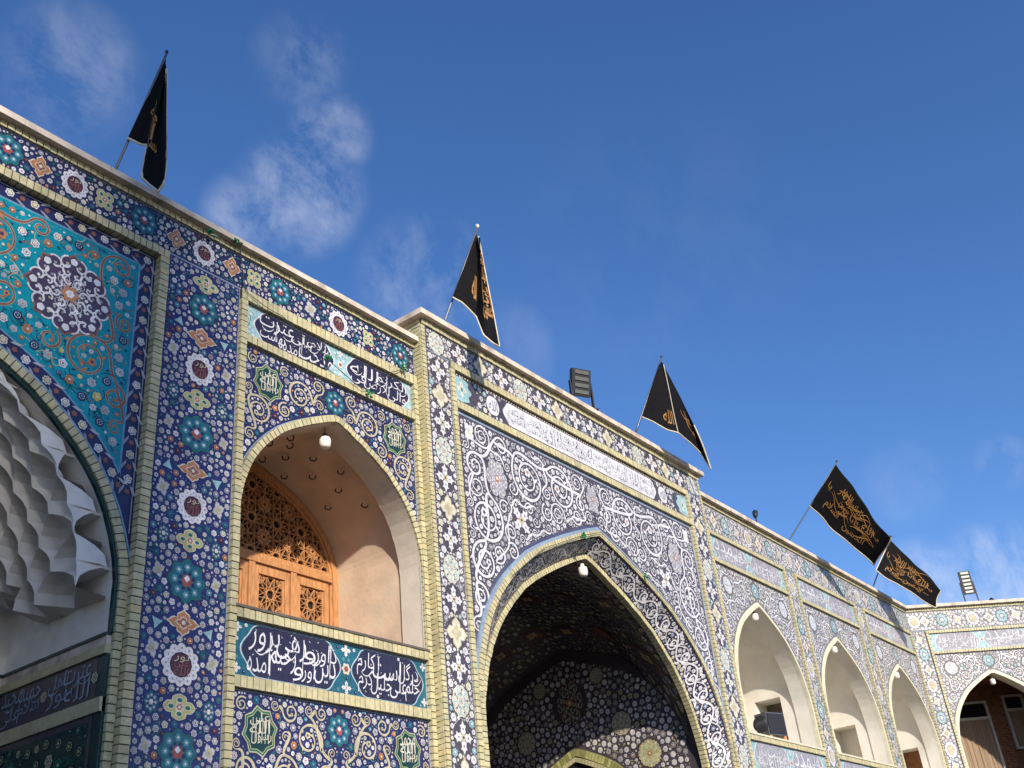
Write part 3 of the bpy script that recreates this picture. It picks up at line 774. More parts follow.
# ================================================================== LEFT WING with the great iwan
root = thing('iwan_wing', 'blue tiled wing at the left, with a muqarnas arch and a wooden lattice niche', 'building', (4, 8, 0))
F = FL; XE = 9.268
coping(F, root, -1.15, XE - .004, 9.268, 9.342, .11)
mb = MB(); mb.fbox(F, -1.15, XE - .004, 9.0, 9.266, -5.0, -.45, 'roof_gravel'); mb.fbox(F, -1.15, XE - .004, 9.1, 9.266, -.448, -.02, 'grout')
mb.fbox(F, -1.15, 9.2, 0, 9.0, -5.2, -5.0, 'stone'); mb.fbox(F, -1.15, -1.1, 0, 9.0, -5.0, -.02, 'stone')
mb.fbox(F, 5.45, 9.25, 0, 3.0, -.5, -.002, 'stone'); mb.fbox(F, -1.1, -.14, 0, 3.0, -.5, -.002, 'stone')
mb.build('wall_core', root)
brick_line(F, root, [([(-1.15, 9.2), (XE - .004, 9.2)], 0, .066)], -.02, .03, 'brick_border', 1)
rg = .165
mot = []
for x, k in ((3.51, 'teal'), (3.85, 'orange'), (4.22, 'ring'), (4.57, 'olive'), (5.02, 'teal'), (5.45, 'orange'), (5.82, 'ring'), (6.20, 'orange'), (6.52, 'olive'), (6.90, 'teal'), (7.40, 'wflower'), (7.86, 'ring'), (8.38, 'olive'), (8.98, 'teal'),
             (3.1, 'olive'), (2.62, 'ring'), (2.14, 'olive'), (1.7, 'teal'), (1.35, 'orange'), (.95, 'ring'), (.6, 'olive'), (.1, 'teal'), (-.3, 'orange'), (-.7, 'ring')):
    r = {'ring': .18, 'teal': .175, 'orange': .135, 'olive': .135, 'wflower': .12}[k]
    mot.append((k, x, 8.97, r, .92, 1.0))
band_tiles(F, root, -1.15, XE - .004, 8.742, 9.2, mot, 'tile_frieze', BLUE, 'navy', [.031, .024, .018, .013, .009, .006], .005, 11)
mot = []
for z0 in (7.47, 5.92, 4.37, 2.82):
    mot += [('ring', 5.85, z0, .215, 1, 1), ('olive', 5.85, z0 - .36, .17, 1.15, .8), ('teal', 5.85, z0 - .76, .24, 1, 1), ('orange', 5.85, z0 - 1.17, .16, 1.25, .85), ('star', 5.56, z0 - 1.2, .08, 1, 1), ('star', 6.14, z0 - 1.22, .08, 1, 1),
            ('wflower', 5.52, z0 + .12, .10, .9, 1.15), ('wflower', 6.18, z0 + .05, .10, .9, 1.15), ('wflower', 5.53, z0 - .72, .085, .9, 1.1), ('wflower', 6.19, z0 - .74, .085, .9, 1.1), ('pteal', 5.55, z0 - .36, .10, .8, 1.1), ('pteal', 6.16, z0 - .38, .10, .8, 1.1)]
mot = [(k, x, z, r * .88, a, b) for k, x, z, r, a, b in mot if z > 2.9 and z < 8.45] + [('olive', 5.85, 8.55, .14, 1.15, .8), ('teal', 5.85, 8.22, .2, 1, 1), ('orange', 5.85, 7.86, .14, 1.25, .85), ('star', 5.56, 7.95, .07, 1, 1), ('star', 6.14, 7.9, .07, 1, 1)]
band_tiles(F, root, 5.372, 6.328, 2.7, 8.74, mot, 'tile_band', BLUE, 'cobalt', [.034, .026, .019, .014, .010, .0065], .006, 12)
mot = [(k, 2 * 2.62 - x, z, r, a, b) for k, x, z, r, a, b in mot]
band_tiles(F, root, 2 * 2.62 - 6.328 + .06, 2 * 2.62 - 5.372, 2.7, 8.74, mot, 'tile_band', BLUE, 'cobalt', [.062, .046, .032, .02], .007, 13)
# great frame round the iwan (double: outer border, recessed return)
brick_line(F, root, [([(5.26, 2.5), (5.26, 8.64)], 0, -.11), ([(-.02, 2.5), (-.02, 8.64)], .11, 0), ([(-.13, 8.64), (5.37, 8.64)], 0, .10)], -.10, .03, 'brick_border', 2)
# panel frames right of the band
PX0, PX1 = 6.42, 9.19
brick_line(F, root, [([(6.33, 2.7), (6.33, 8.605)], 0, -.09), ([(9.19, 2.7), (9.19, 8.605)], 0, -.075)], -.05, .045, 'brick_border', 3)
brick_line(F, root, [([(6.33, 8.605), (XE - .005, 8.605)], 0, .135)], -.05, .04, 'brick_border', 4)
brick_line(F, root, [([(PX0, 8.065), (PX1, 8.065)], 0, .10)], -.05, .04, 'brick_border', 5)
brick_line(F, root, [([(PX0, 4.925), (PX1, 4.925)], 0, .095)], -.05, .045, 'brick_border', 6)
brick_line(F, root, [([(PX0, 4.255), (PX1, 4.255)], 0, .115)], -.05, .04, 'brick_border', 7)
mb = MB(); mb.fbox(F, PX0 - .02, PX1 + .02, 5.024, 5.05, -.05, .055, 'slab'); mb.build('sill', root)
inscription(F, -.014, PX0, PX1, 8.168, 8.602, [(6.55, 7.80, ['سلام', 'علی', 'عترت'], ['مدحت', 'آمده', 'بهشت']), (8.0, 9.14, ['الکریم', 'الله'], ['والی', 'الارض', 'فی'])], 'inscription_panel', root, 'paleaqua', 'indigo', seed=3)
inscription(F, -.014, PX0, PX1, 4.372, 4.922, [(6.52, 7.84, ['داور', 'و', 'رهی', 'پرور'], ['دین', 'آور', 'و', 'رحیم', 'آمده']), (8.0, 9.13, ['درگل', 'است', 'کارم'], ['حلم', 'علی', 'جلیل', 'کرم'])], 'inscription_panel', root, 'teal', 'indigo', seed=5)
ncx, nhw = 7.805, 1.40; NZ, NR = 6.1, 1.45
ar_o = arch(ncx, nhw - .015 + .085, NZ, NR + .085)
ar_o = [(min(max(x, PX0 + .001), PX1 - .001), z) for x, z in ar_o]
spandrel_small(F, root, PX0, PX1, 5.06, 8.062, ar_o, -.014, 21, 'blue')
ar_i = arch(ncx, nhw - .02, NZ, NR)
brick_line(F, root, [([(ncx - nhw + .02, 5.05)] + ar_i + [(ncx + nhw - .02, 5.05)], 0, .085)], -.06, .028, 'arch_rim', 8, .068)
spandrel_small(F, root, PX0, PX1, 2.7, 4.25, None, -.014, 22, 'blue', True)
niche(F, root, ncx, nhw - .02, NZ, NR, 5.048, 1.53, .34, ('plaster_grey', 'plaster', 'slab'), None, .26)
# wooden screen filling the back of the niche
scr = MB(); DB = 1.50
def wbox(m, x0, x1, z0, z1, d0, d1, mt='wood'): m.fbox(F, x0, x1, z0, z1, -d0, -d1, mt)
fa = arch(ncx, nhw, NZ + .26, NR - .26); fpath = [(ncx - nhw, 5.05)] + fa + [(ncx + nhw, 5.05)]
Pf = resample(fpath, .06); Nf = normals(Pf)
for i in range(len(Pf) - 1):
    e = [Pf[i], Pf[i + 1], Pf[i + 1] - Nf[i + 1] * .085, Pf[i] - Nf[i] * .085]
    scr.hexa([F(x, z, -DB) for x, z in e] + [F(x, z, -DB + .07) for x, z in e], 'wood')
    e = [Pf[i] - Nf[i] * .085, Pf[i + 1] - Nf[i + 1] * .085, Pf[i + 1] - Nf[i + 1] * .12, Pf[i] - Nf[i] * .12]
    scr.hexa([F(x, z, -DB) for x, z in e] + [F(x, z, -DB + .045) for x, z in e], 'wood')
ws = scr.build('wooden_screen', root)
mb = MB(); wbox(mb, ncx - 1.29, ncx + 1.29, 6.25, 6.31, DB, DB - .085); wbox(mb, ncx - 1.29, ncx + 1.29, 6.312, 6.36, DB, DB - .065); wbox(mb, ncx - 1.29, ncx + 1.29, 6.362, 6.39, DB, DB - .05)
mb.build('transom', ws)
mb = MB(); wbox(mb, ncx - 1.3, ncx + 1.3, 5.05, 7.45, DB + .02, DB + .012, 'dark')  # dark sheet behind the lattice, painted in for the unlit room
for x in (ncx - .65, ncx, ncx + .65): wbox(mb, x - .045, x + .045, 5.05, 6.248, DB, DB - .075)
mb.build('mullions', ws)


def lattice(mb, F, cx, cz, R, inside, d0, d1, m, w=.010):
    segs = []
    def star(x, y, R, n, k, r2=None):
        pts = [(x + R * math.cos(2 * math.pi * (i + .5) / n), y + R * math.sin(2 * math.pi * (i + .5) / n)) for i in range(n)]
        for i in range(n): segs.append((pts[i], pts[(i + k) % n]))
    star(cx, cz, R, 12, 5); star(cx, cz, R, 12, 1)
    for k, (a, b) in enumerate(segs):
        P = resample([a, b], .035); a0 = None; dz = (k % 13) * .0004
        for p, q in zip(P[:-1], P[1:]):
            c = (p + q) / 2
            if inside(*c):
                t = (q - p) / np.hypot(*(q - p)); n = np.array((-t[1], t[0])) * w / 2
                e = [p - n, q - n, q + n, p + n]; mb.hexa([F(x, z, d0) for x, z in e] + [F(x, z, d1 + dz) for x, z in e], m)


def in_arch(x, z):
    if z < 6.40: return False
    f = (z - NZ - .26) / (NR - .36); xs = np.interp(1 - f, [1 - b for a, b in HALF], [a for a, b in HALF]) if f < 1 else 0
    return abs(x - ncx) < xs * (nhw - .11)


mb = MB()
for iz, z in enumerate((6.40, 6.83, 7.26)):
    for ix in range(-4, 5): lattice(mb, F, ncx + ix * .40 + .2 * 0, z, .215, in_arch, -DB + .0, -DB + .03, 'wood', .0075)
for iz, z in enumerate((6.615, 7.045)):
    for ix in range(-4, 4): lattice(mb, F, ncx + ix * .40 + .2, z, .10, in_arch, -DB + .0, -DB + .03, 'wood', .0075)
mb.build('lattice_tympanum', ws)
for j in range(4):
    x0 = ncx - 1.30 + .65 * j + (.05 if j else .0); x1 = ncx - 1.30 + .65 * (j + 1) - .05
    mb = MB(); a, b = x0 + .072, x1 - .072; z0, z1 = 5.24, 6.13
    wbox(mb, x0, a, 5.05, 6.245, DB, DB - .05); wbox(mb, b, x1, 5.05, 6.245, DB, DB - .05); wbox(mb, a, b, z1, 6.245, DB, DB - .05); wbox(mb, a, b, 5.05, z0, DB, DB - .05)
    for q, e in ((a, a + .02), (b - .02, b)): wbox(mb, q, e, z0, z1, DB, DB - .03)
    lf = mb.build('door_leaf', ws)
    mb = MB(); ins = lambda x, z: a < x < b and z0 < z < z1
    for cz in (5.46, 5.91): lattice(mb, F, (a + b) / 2, cz, .215, ins, -DB, -DB + .022, 'wood', .0075)
    for cz in (5.24, 5.685, 6.13):
        for cxx in (a, b): lattice(mb, F, cxx, cz, .12, ins, -DB, -DB + .022, 'wood', .0075)
    mb.build('lattice', lf)
# iron hooks left in the vault
hrow = [(-.78, .45), (-.5, .6), (-.3, .46), (-.05, .75), (.12, 1.0), (.3, .7), (.52, .95), (.62, .55), (.82, .8), (.95, 1.12), (.35, 1.28), (-.05, 1.25), (1.08, .6), (-.55, 1.1)]
va = arch(ncx, nhw, NZ + .26, NR - .26); vz = lambda x: np.interp(x, [p[0] for p in va], [p[1] for p in va])
hk = None
for i, (o, dep) in enumerate(hrow):
    x = ncx + o; z = vz(x) + .004; n = Vector((-(vz(x + .02) - vz(x - .02)) / .04, 0, 1)).normalized() * -1; t = Vector((n.z, 0, -n.x)) * .8 + Vector((0, .6, 0)); t.normalize()
    c = Vector((x, 8 + dep, z)); mb = MB(); pts = [c - t * .028 + n * 0, c - t * .030 + n * .03, c - t * .018 + n * .05, c + t * .018 + n * .05, c + t * .030 + n * .03, c + t * .03 + n * .012]
    mb.tube([c + (p_ - c) * 1.25 for p_ in pts], .009, 'dark_metal', 6); mb.build('hook', root)

# ---- great iwan: turquoise spandrel, rim, muqarnas half dome
D1 = -.06; icx, ihw, izs, iR = 2.62, 2.555, 5.06, 2.18
aro = arch(icx, ihw + .10, izs, iR + .10)
X1 = 5.258; X0 = 2 * icx - X1
aro = [(min(max(x, X0 + .002), X1 - .002), z) for x, z in aro]
t = Tile(lambda x, z, h: F(x, z, D1 + h)); t.poly(spandrel_outline(X0, X1, izs, 8.64, aro), 'navy', 0)
w_ = .18
ap = resample([p for p in arch(icx, ihw + .10 + w_, izs, iR + .10 + w_) if p[0] >= icx], .04)
inner_r = [tuple(p) for p in ap if p[0] < X1 - w_]
turq = [(icx, 8.64 - w_)] + [(icx, inner_r[0][1])] + inner_r[1:] + [(X1 - w_, inner_r[-1][1] - .12), (X1 - w_, 8.64 - w_)]
t.mir = icx; t.poly(turq, 'turq', 1); ctr_ = np.array(turq)
Pl = [(icx, 8.64 - w_), (X1 - w_, 8.64 - w_), (X1 - w_, inner_r[-1][1] - .12)] + inner_r[::-1]; Pl = resample(Pl, .05)
t.ribbon(Pl, .010, 'sky', 2); t.ribbon(resample([(icx, 8.615), (X1 - .025, 8.615), (X1 - .025, 5.5)], .1), .006, 'paleblue', 2)
aa = resample([p for p in aro if p[0] >= icx], .05); t.ribbon(aa + normals(aa) * .025, .010, 'sky', 2)
rng = random.Random(8)
mid = [resample([(icx, 8.64 - w_ / 2 + .0), (X1 - w_ / 2, 8.64 - w_ / 2), (X1 - w_ / 2, 5.9)], .125), resample([p for p in arch(icx, ihw + .10 + w_ / 2 + .01, izs, iR + .10 + w_ / 2 + .01) if p[0] >= icx and p[0] < X1 - w_ * .5], .125)]
for M_ in mid:
    T = np.gradient(M_, axis=0)
    for i, (x, z) in enumerate(M_):
        a = math.atan2(T[i][1], T[i][0])
        if i % 2 == 0: t.flower(x, z, .048, rng, ('white', 'cream')[i % 4 // 2], 'yellow', 'navy', 1)
        else:
            t.lobe(x, z, .03, 5, .3, 'brown', 4, a); 
            for sg in (-1, 1): t.leaf(x - .07 * math.cos(a) - sg * .03 * math.sin(a), z - .07 * math.sin(a) + sg * .03 * math.cos(a), .13, a + sg * .5, 'ash' if sg > 0 else 'smoke', 3.5 + sg * .2, .13)
pk = Pack(turq, .014, .03); pk.circ(4.36, 7.73, .46); pk.circ(icx, 7.85, .3)
t.medal(4.36, 7.73, .47, rng, ('white', 'plum', 'white'), 8); t.medal(4.36, 7.73, .22, rng, ('ash', 'plum', 'white'), 6); t.medal(icx, 7.98, .24, rng, ('white', 'plum', 'cream'), 6)
scrolls(t, pk, [(3.10, 7.85, .22, 1.5, 2.6, -1), (3.55, 8.05, .30, 1.6, 2.6, 1), (3.98, 8.32, .11, 1.3, 2.8, -1)], .010, 'brown', rng, 'beige', 'orange', True)
scrolls(t, pk, [(4.86, 8.30, .13, 1.3, 2.2, -1), (4.62, 7.14, .25, 1.7, 1.2, 1), (4.94, 6.82, .13, 1.4, 1.2, -1), (4.98, 6.50, .08, 1.2, 1.2, 1)], .009, 'brown', rng, 'beige', 'orange', True)
scrolls(t, pk, [(3.72, 7.46, .17, 1.5, 3, 1), (4.22, 7.18, .12, 1.3, 1, -1), (4.97, 7.66, .11, 1.3, 2, 1)], .009, 'brown', rng, 'beige', 'orange', False)
stems(t, pk, 260, ('brown', 'dkgreen', 'navy', 'olive'), 4, .004, (.12, .35))
TQ = [('white', 'yellow', 'maroon')] * 3 + [('ash', 'orange', 'turq')] * 3 + [('orange', 'white', 'brown')] * 2 + [('white', 'red', 'turq')] * 2 + [('yellow', 'white', 'olive'), ('navy', 'aqua', 'white')]
def tcb(x, y, r, rg):
    m, c, g = rg.choice(TQ)
    if r > .028: t.flower(x, y, r * .8, rg, m, c, g, 1)
    elif rg.random() < .35: t.leaf(x - r, y, 2 * r, rg.uniform(-1, 1), rg.choice(('dkgreen', 'navy', 'aqua')), 4)
    elif rg.random() < .8: t.lobe(x, y, r * .8, 5, .3, rg.choice(('white', 'orange', 'navy', 'aqua', 'cream')), 4, rg.random() * 6, 2)
pk.fill([.062, .046, .034, .024, .017, .011, .008], .009, tcb, 5)
t.build('turquoise_spandrel', root)
ari = arch(icx, ihw, izs, iR)
brick_line(F, root, [([(icx - ihw, 4.57)] + ari + [(icx + ihw, 4.57)], 0, .095), ([(5.175, 2.5), (5.175, 4.57)], 0, -.08), ([(.065, 2.5), (.065, 4.57)], .08, 0)], D1 - .05, D1 + .02, 'arch_rim', 9)
mb = MB(); pr = resample([(icx - ihw, 4.57)] + ari + [(icx + ihw, 4.57)], .08)
nr = normals(pr)
for i in range(len(pr) - 1):   # dark green glazed edge under the brick rim
    e = [pr[i], pr[i + 1], pr[i + 1] - nr[i + 1] * .03, pr[i] - nr[i] * .03]
    mb.hexa([F(x, z, D1 - .05) for x, z in e] + [F(x, z, D1 - .004) for x, z in e], 'tile_dkgreen')
mb.build('glazed_edge', root)
# plaster shell
mb = MB(); YB = -1.75; pr2 = resample([(icx - ihw + .03, 4.57)] + arch(icx, ihw - .03, izs, iR - .03) + [(icx + ihw - .03, 4.57)], .08)
for p, q in zip(pr2[:-1], pr2[1:]): mb.quad(F(*p, D1 - .045), F(*q, D1 - .045), F(*q, YB), F(*p, YB), 'muqarnas')
mb.add([F(*p, YB) for p in pr2], [list(range(len(pr2)))], 'muqarnas')
mb.build('plaster_vault', root)
# muqarnas: tiers of concave pointed cells, each leaning out to carry the tier above; the lowest only in the corners
mb = MB(); NT = 9; NC = 17; zt0, zt1 = 4.92, 7.10
def awid(z): return float(np.interp(1 - (z - izs) / iR, [1 - b for a, b in HALF], [a for a, b in HALF])) * ihw if z > izs else ihw
def mq(k, j, sc):   # plan point of tier k at half-cell index j (0..2*NC), scaled towards the centre
    f = k / NT; z = zt0 + (zt1 - zt0) * f; A = max(awid(min(z + .06, izs + iR)) - .06, .10); B = 1.56 * max(0.0, 1 - f ** 1.5) ** .8 + .05; ex = 2 / (4.0 - 2.0 * f)
    th = math.pi * j / (2 * NC); c, s = math.cos(th), abs(math.sin(th))
    return np.array((icx + A * sc * math.copysign(abs(c) ** ex, c), -.12 - B * sc * s ** ex, z))
TIP, REC = .875, 1.0; TT = (0, .45, .72, .88, 1.0)
for k in range(NT):
    par = k % 2; dzk = (zt1 - zt0) / NT; lim = math.radians(min(90, 20 + 24 * k))
    tip = {}; top = {}
    for j in range(-1, 2 * NC + 2):
        jj = min(max(j, 0), 2 * NC)
        tip[j] = mq(k, jj, TIP if (j + par) % 2 == 0 else REC); top[j] = mq(k + 1, jj, TIP if (j + par) % 2 else REC)
    def lerp(a, b, t): w = t ** 2.8; p = a * (1 - w) + b * w; p[2] = a[2] + (b[2] - a[2]) * t; return p
    for j in range(-1, 2 * NC + 1):
        if (j + par) % 2: continue
        th = math.pi * min(max(j + 1, 0), 2 * NC) / (2 * NC)
        if min(th, math.pi - th) > lim or j + 2 > 2 * NC + 1: continue
        Lp, Cp, Rp, T = tip[j], tip[j + 1], tip[j + 2] if j + 2 in tip else tip[j + 1], top[j + 1]
        base = [Lp, Lp * .5 + Cp * .5 + (Cp - (Lp + Rp) / 2) * .14, Cp, Rp * .5 + Cp * .5 + (Cp - (Lp + Rp) / 2) * .14, Rp]
        for u in range(4):
            for a_, b_ in zip(TT[:-1], TT[1:]):
                q = [lerp(base[u], T, a_), lerp(base[u + 1], T, a_), lerp(base[u + 1], T, b_), lerp(base[u], T, b_)]; mb.quad(*[F(p[0], p[2], p[1]) for p in q], 'muqarnas')
        # kite between neighbouring cells, above the tip
        if j - 1 in top:
            T0, Cn = top[j - 1], top[j]
            for e0, e1 in ((T0, Cn), (Cn, T)):
                for a_, b_ in zip(TT[:-1], TT[1:]):
                    q = [lerp(Lp, e0, a_), lerp(Lp, e1, a_), lerp(Lp, e1, b_), lerp(Lp, e0, b_)]; mb.quad(*[F(p[0], p[2], p[1]) for p in q], 'muqarnas')
        und = [Lp, Cp, Rp] + [np.array((icx + (p[0] - icx) * 1.14, p[1] * 1.12, p[2] - .02)) for p in (Rp, Cp, Lp)]
        mb.add([F(p[0], p[2], p[1]) for p in und], [(0, 1, 4, 5), (1, 2, 3, 4)], 'muqarnas')
mb.build('muqarnas', root)
# lower walls of the iwan: ledge, brick bands, dark inscription
def side_map(x): return lambda y, z, h: (x - h, 17.94 - y, z)
def back_map(x, z, h): return (x, 9.75 - h, z)
XS = icx + ihw - .03
mb = MB()
for z0, z1, m, o in ((4.545, 4.57, 'tile_dkgreen', .035), (4.47, 4.543, 'stone', .02), (4.39, 4.468, 'brick', .025), (3.90, 4.02, 'brick', .025)):
    mb.box((XS - o, 8.08, z0), (XS + .03, 9.75, z1), m); mb.box((icx - ihw, 9.75 - o, z0), (XS - o - .001, 9.78, z1), m)
mb.box((XS, 8.08, 0), (XS + .04, 9.8, 4.388), 'tile_dkgreen'); mb.box((icx - ihw, 9.75, 0), (XS, 9.79, 4.388), 'tile_dkgreen'); mb.box((.02, 8.08, 0), (.06, 9.8, 4.57), 'tile_dkgreen')
mb.build('ledge', root)
for nm, mp, a, c in (('side', side_map(XS - .002), 8.2, 9.74), ('back', back_map, 0.1, XS - .04)):
    t = Tile(mp); t.poly(rect(a, c, 4.024, 4.386), 'dkgreen' if 0 else 'ink', 0); n = 2 if nm == 'side' else 5
    ws_ = [['حمید', 'مجید'], ['عترت', 'اهل'], ['سلام', 'علی'], ['الله', 'نور'], ['رسول', 'الله']]
    for k in range(n):
        w = (c - a) / n; u, v = a + k * w, a + (k + 1) * w
        thuluth(t, u + .06, v - .10, 4.06, 4.37, ws_[k], ws_[(k + 2) % 5], 'paleblue', 40 + k); t.flower(v - .02, 4.21, .05, random.Random(k), 'beige', 'teal', 'ink', 1)
    pk = Pack(rect(a, c, 3.2, 3.89), .014, .03); t.poly(rect(a, c, 3.2, 3.892), 'dkgreen', .5); line_border(t, rect(a, c, 3.2, 3.892), rect(a + .05, c - .05, 3.25, 3.84), 'ink', 1)
    millefleur(t, pk, [.06, .035, .02], .02, 9, [('dkgreen', 'olive', 'beige'), ('green', 'beige', 'dkgreen'), ('beige', 'green', 'dkgreen')], .03)
    t.build('inscription_band', root)

# ================================================================== PORTAL
root = thing('tiled_portal', 'tall projecting portal in dense white and navy tile with a dark pointed archway', 'building', (13.18, 7.85, 0))
F = FP; PC = 13.18; XL, XR = 9.27, 17.09
coping(F, root, XL - .10, XR + .10, 9.635, 9.718, .11)
mb = MB()
mb.fbox(F, XL + .01, XR - .01, 9.3, 9.63, -5.6, -.455, 'roof_gravel'); mb.fbox(F, XL + .01, XR - .01, 9.4, 9.632, -.453, -.03, 'grout'); mb.fbox(F, XL + .01, XR - .01, 0, 9.3, -6, -5.6, 'stone')
mb.fbox(F, XL + .012, XL + .06, 0, 9.3, -5.6, -.08, 'stone'); mb.fbox(F, XR - .06, XR - .012, 0, 9.3, -5.6, -.08, 'stone')
mb.fbox(F, XL - .10, XL + .012, 9.638, 9.715, -3.0, -.455, 'stone')
mb.build('wall_core', root)
# corner bricks: front edge and the return onto the wing
FS = Frame((XL, 7.85, 0), (0, 1, 0), (-1, 0, 0))
brick_line(FS, root, [([(0.0, 2.0), (0.0, 9.63)], -.01, -.155)], -.05, .002, 'brick_return', 12, .062)
brick_line(FS, root, [([(0.155, 9.30), (0.155, 9.63)], 0, -.40)], -.05, .001, 'brick_return', 14, .062)
brick_line(F, root, [([(XL, 2.0), (XL, 9.543)], 0, -.075), ([(XR, 2.0), (XR, 9.543)], .06, 0)], -.06, .012, 'brick_border', 13, .062)
brick_line(F, root, [([(XL, 9.545), (XR, 9.545)], 0, .088)], -.02, .025, 'brick_border', 15)
FX0, FX1 = 9.83, 16.53; IX0, IX1 = 9.915, 16.445
mot = []
def pm(k, x, z): 
    r = {'rose': .182, 'lily': .20, 'cream': .175}[k]; mot.append((k, x, z, r, .92, 1.0))
xs = np.linspace(9.585, 16.775, 16)
for i, x in enumerate(xs): pm(('rose', 'lily', 'cream', 'lily')[i % 4] if i < 8 else ('rose', 'lily', 'cream', 'lily')[(15 - i) % 4], x, 9.36)
band_tiles(F, root, XL + .077, XR - .062, 9.178, 9.543, mot, 'tile_frieze', PALE, 'ink', [.050, .041, .032, .024, .016, .011, .007], .003, 31, leafs=('white', 'ash', 'smoke'))
for a, c in ((XL + .077, FX0), (FX1, XR - .062)):
    mot = []
    for i in range(18):
        z = 8.93 - i * .405; k = ('lily', 'cream', 'lily', 'rose')[i % 4]
        mot.append((k, (a + c) / 2, z, .19, .88 if k != 'cream' else .95, 1.02))
    band_tiles(F, root, a, c, 2.0, 9.176, mot, 'tile_band', PALE, 'ink', [.050, .041, .032, .024, .016, .011, .007], .003, 32, leafs=('white', 'ash', 'smoke'))
brick_line(F, root, [([(FX0, 2.0), (FX0, 9.066)], 0, -.085), ([(FX1, 2.0), (FX1, 9.066)], .085, 0), ([(FX0, 9.066), (FX1, 9.066)], 0, .11), ([(IX0, 8.47), (IX1, 8.47)], 0, .11)], -.12, .03, 'brick_border', 16)
# long white inscription
t = Tile(lambda x, z, h: F(x, z, -.016 + h)); z0, z1 = 8.585, 9.062; H = z1 - z0; t.poly(rect(IX0, IX1, z0, z1), 'ink', 0)
pk = Pack(rect(IX0, IX1, z0, z1), .012, .02)
for z in (z0 + .022, z1 - .022):
    for i in range(110): t.lobe(IX0 + .03 + (IX1 - IX0 - .06) * i / 109, z, .018, 4, .1, 'cream', 2, .78, 1)
for a in (IX0, IX1):
    sg = 1 if a == IX0 else -1; th = np.linspace(-math.pi / 2, math.pi / 2, 19)
    P = [(a, z0 + .045)] + [(a + sg * (.20 + .16 * math.cos(q) + .03 * math.cos(7 * q)), (z0 + z1) / 2 + .19 * math.sin(q)) for q in th] + [(a, z1 - .045)]
    t.poly(P, 'paleaqua', 1); pk.path([(a, (z0 + z1) / 2), (a + sg * .30, (z0 + z1) / 2)], .2); t.lily(a + sg * .17, (z0 + z1) / 2, .12, 'cream', 0, 1, 1.2, 'aqua')
for x in (PC - 2.40, PC + 2.40):
    t.poly([(x + .15 * math.copysign(abs(math.cos(q)) ** .7, math.cos(q)) * (1 - .15 * abs(math.sin(2 * q))), (z0 + z1) / 2 + .15 * math.copysign(abs(math.sin(q)) ** .7, math.sin(q))) for q in np.linspace(0, 6.2832, 25)[:-1]], 'white', 3)
    t.text('الله', x - .10, (z0 + z1) / 2 - .08, .2, .17, 'grey', 5, 0, .0); pk.circ(x, (z0 + z1) / 2, .16)
ca = cartouche(PC - 2.16, PC + 2.16, z0 + .05, z1 - .05); t.poly(ca, 'white', 3); pk.path([(PC - 2.05, (z0 + z1) / 2), (PC + 2.05, (z0 + z1) / 2)], .2)
thuluth(t, PC - 2.06, PC + 2.06, z0 + .085, z1 - .08, ['بسم', 'الله', 'الرحمن', 'الرحیم', 'انما', 'یرید', 'الله', 'لیذهب', 'عنکم'], ['الرجس', 'اهل', 'البیت', 'و', 'یطهرکم', 'تطهیرا', 'صدق', 'الله', 'العلی', 'العظیم'], 'white', 77, 6, False, .022, 'grey')
millefleur(t, pk, [.045, .032, .022, .014], .008, 35, PALE, .03, ('white', 'aqua'))
t.build('inscription_panel', root)
# spandrel
PHW, PZS, PR = 3.16, 4.7, 2.73; aro = arch(PC, PHW + .16, PZS, PR + .16)
aro = [(min(max(x, IX0 + .002), IX1 - .002), z) for x, z in aro]
t = Tile(lambda x, z, h: F(x, z, -.022 + h)); t.poly(spandrel_outline(IX0, IX1, PZS, 8.467, aro), 'ink', 0)
t.mir = PC; rng = random.Random(3); pk = Pack(half_outline(IX0, PC, PZS, 8.467, aro), .012, .02)
P = resample([(IX0 + .035, PZS), (IX0 + .035, 8.43), (PC, 8.43)], .2); t.strip(np.array([(IX0, PZS), (IX0, 8.467), (PC, 8.467)]), np.array([(IX0 + .05, PZS), (IX0 + .05, 8.417), (PC, 8.417)]), 'paleblue', 1)
pk.path(P, .04)
A = resample([p for p in aro if p[0] <= PC + 1e-6], .05); pk.path(A, .03); t.strip(A + normals(A) * .0, A + normals(A) * .03, 'slate', 1)
for x, z, r in ((PC - 2.46, 7.66, .27), (PC - 1.98, 7.17, .19), (PC - 3.0, 8.20, .13)): pk.circ(x, z, r)
pk.circ(PC, 8.05, .2)
t.medal(PC - 2.46, 7.66, .27, rng, ('white', 'smoke', 'cream'), 6, .9, 1.15, 'ash'); t.lily(PC - 1.98, 7.17, .24, 'white', .78); t.quatre(PC - 3.0, 8.20, .13, 'white', 'cream', 4, .78, .9, 1.2, 'white')
t.mir = None; t.medal(PC, 8.05, .21, rng, ('white', 'smoke', 'cream'), 6, .85, 1.15, 'ash'); t.mir = PC
scrolls(t, pk, [(PC - .36, 7.86, .14, 1.3, 1.4, 1), (PC - .88, 7.96, .38, 1.85, 2.4, -1), (PC - 1.70, 7.88, .40, 1.85, 2.6, 1), (PC - 2.30, 8.20, .15, 1.3, 2.6, -1), (PC - 2.93, 7.72, .20, 1.4, 1.2, 1), (PC - 2.76, 6.98, .38, 1.85, 1.2, -1), (PC - 2.88, 6.36, .28, 1.75, 1.6, 1), (PC - 3.02, 5.86, .18, 1.6, 1.6, -1), (PC - 3.12, 5.48, .11, 1.4, 1.5, 1)], .017, 'white', rng, 'ink', 'white')
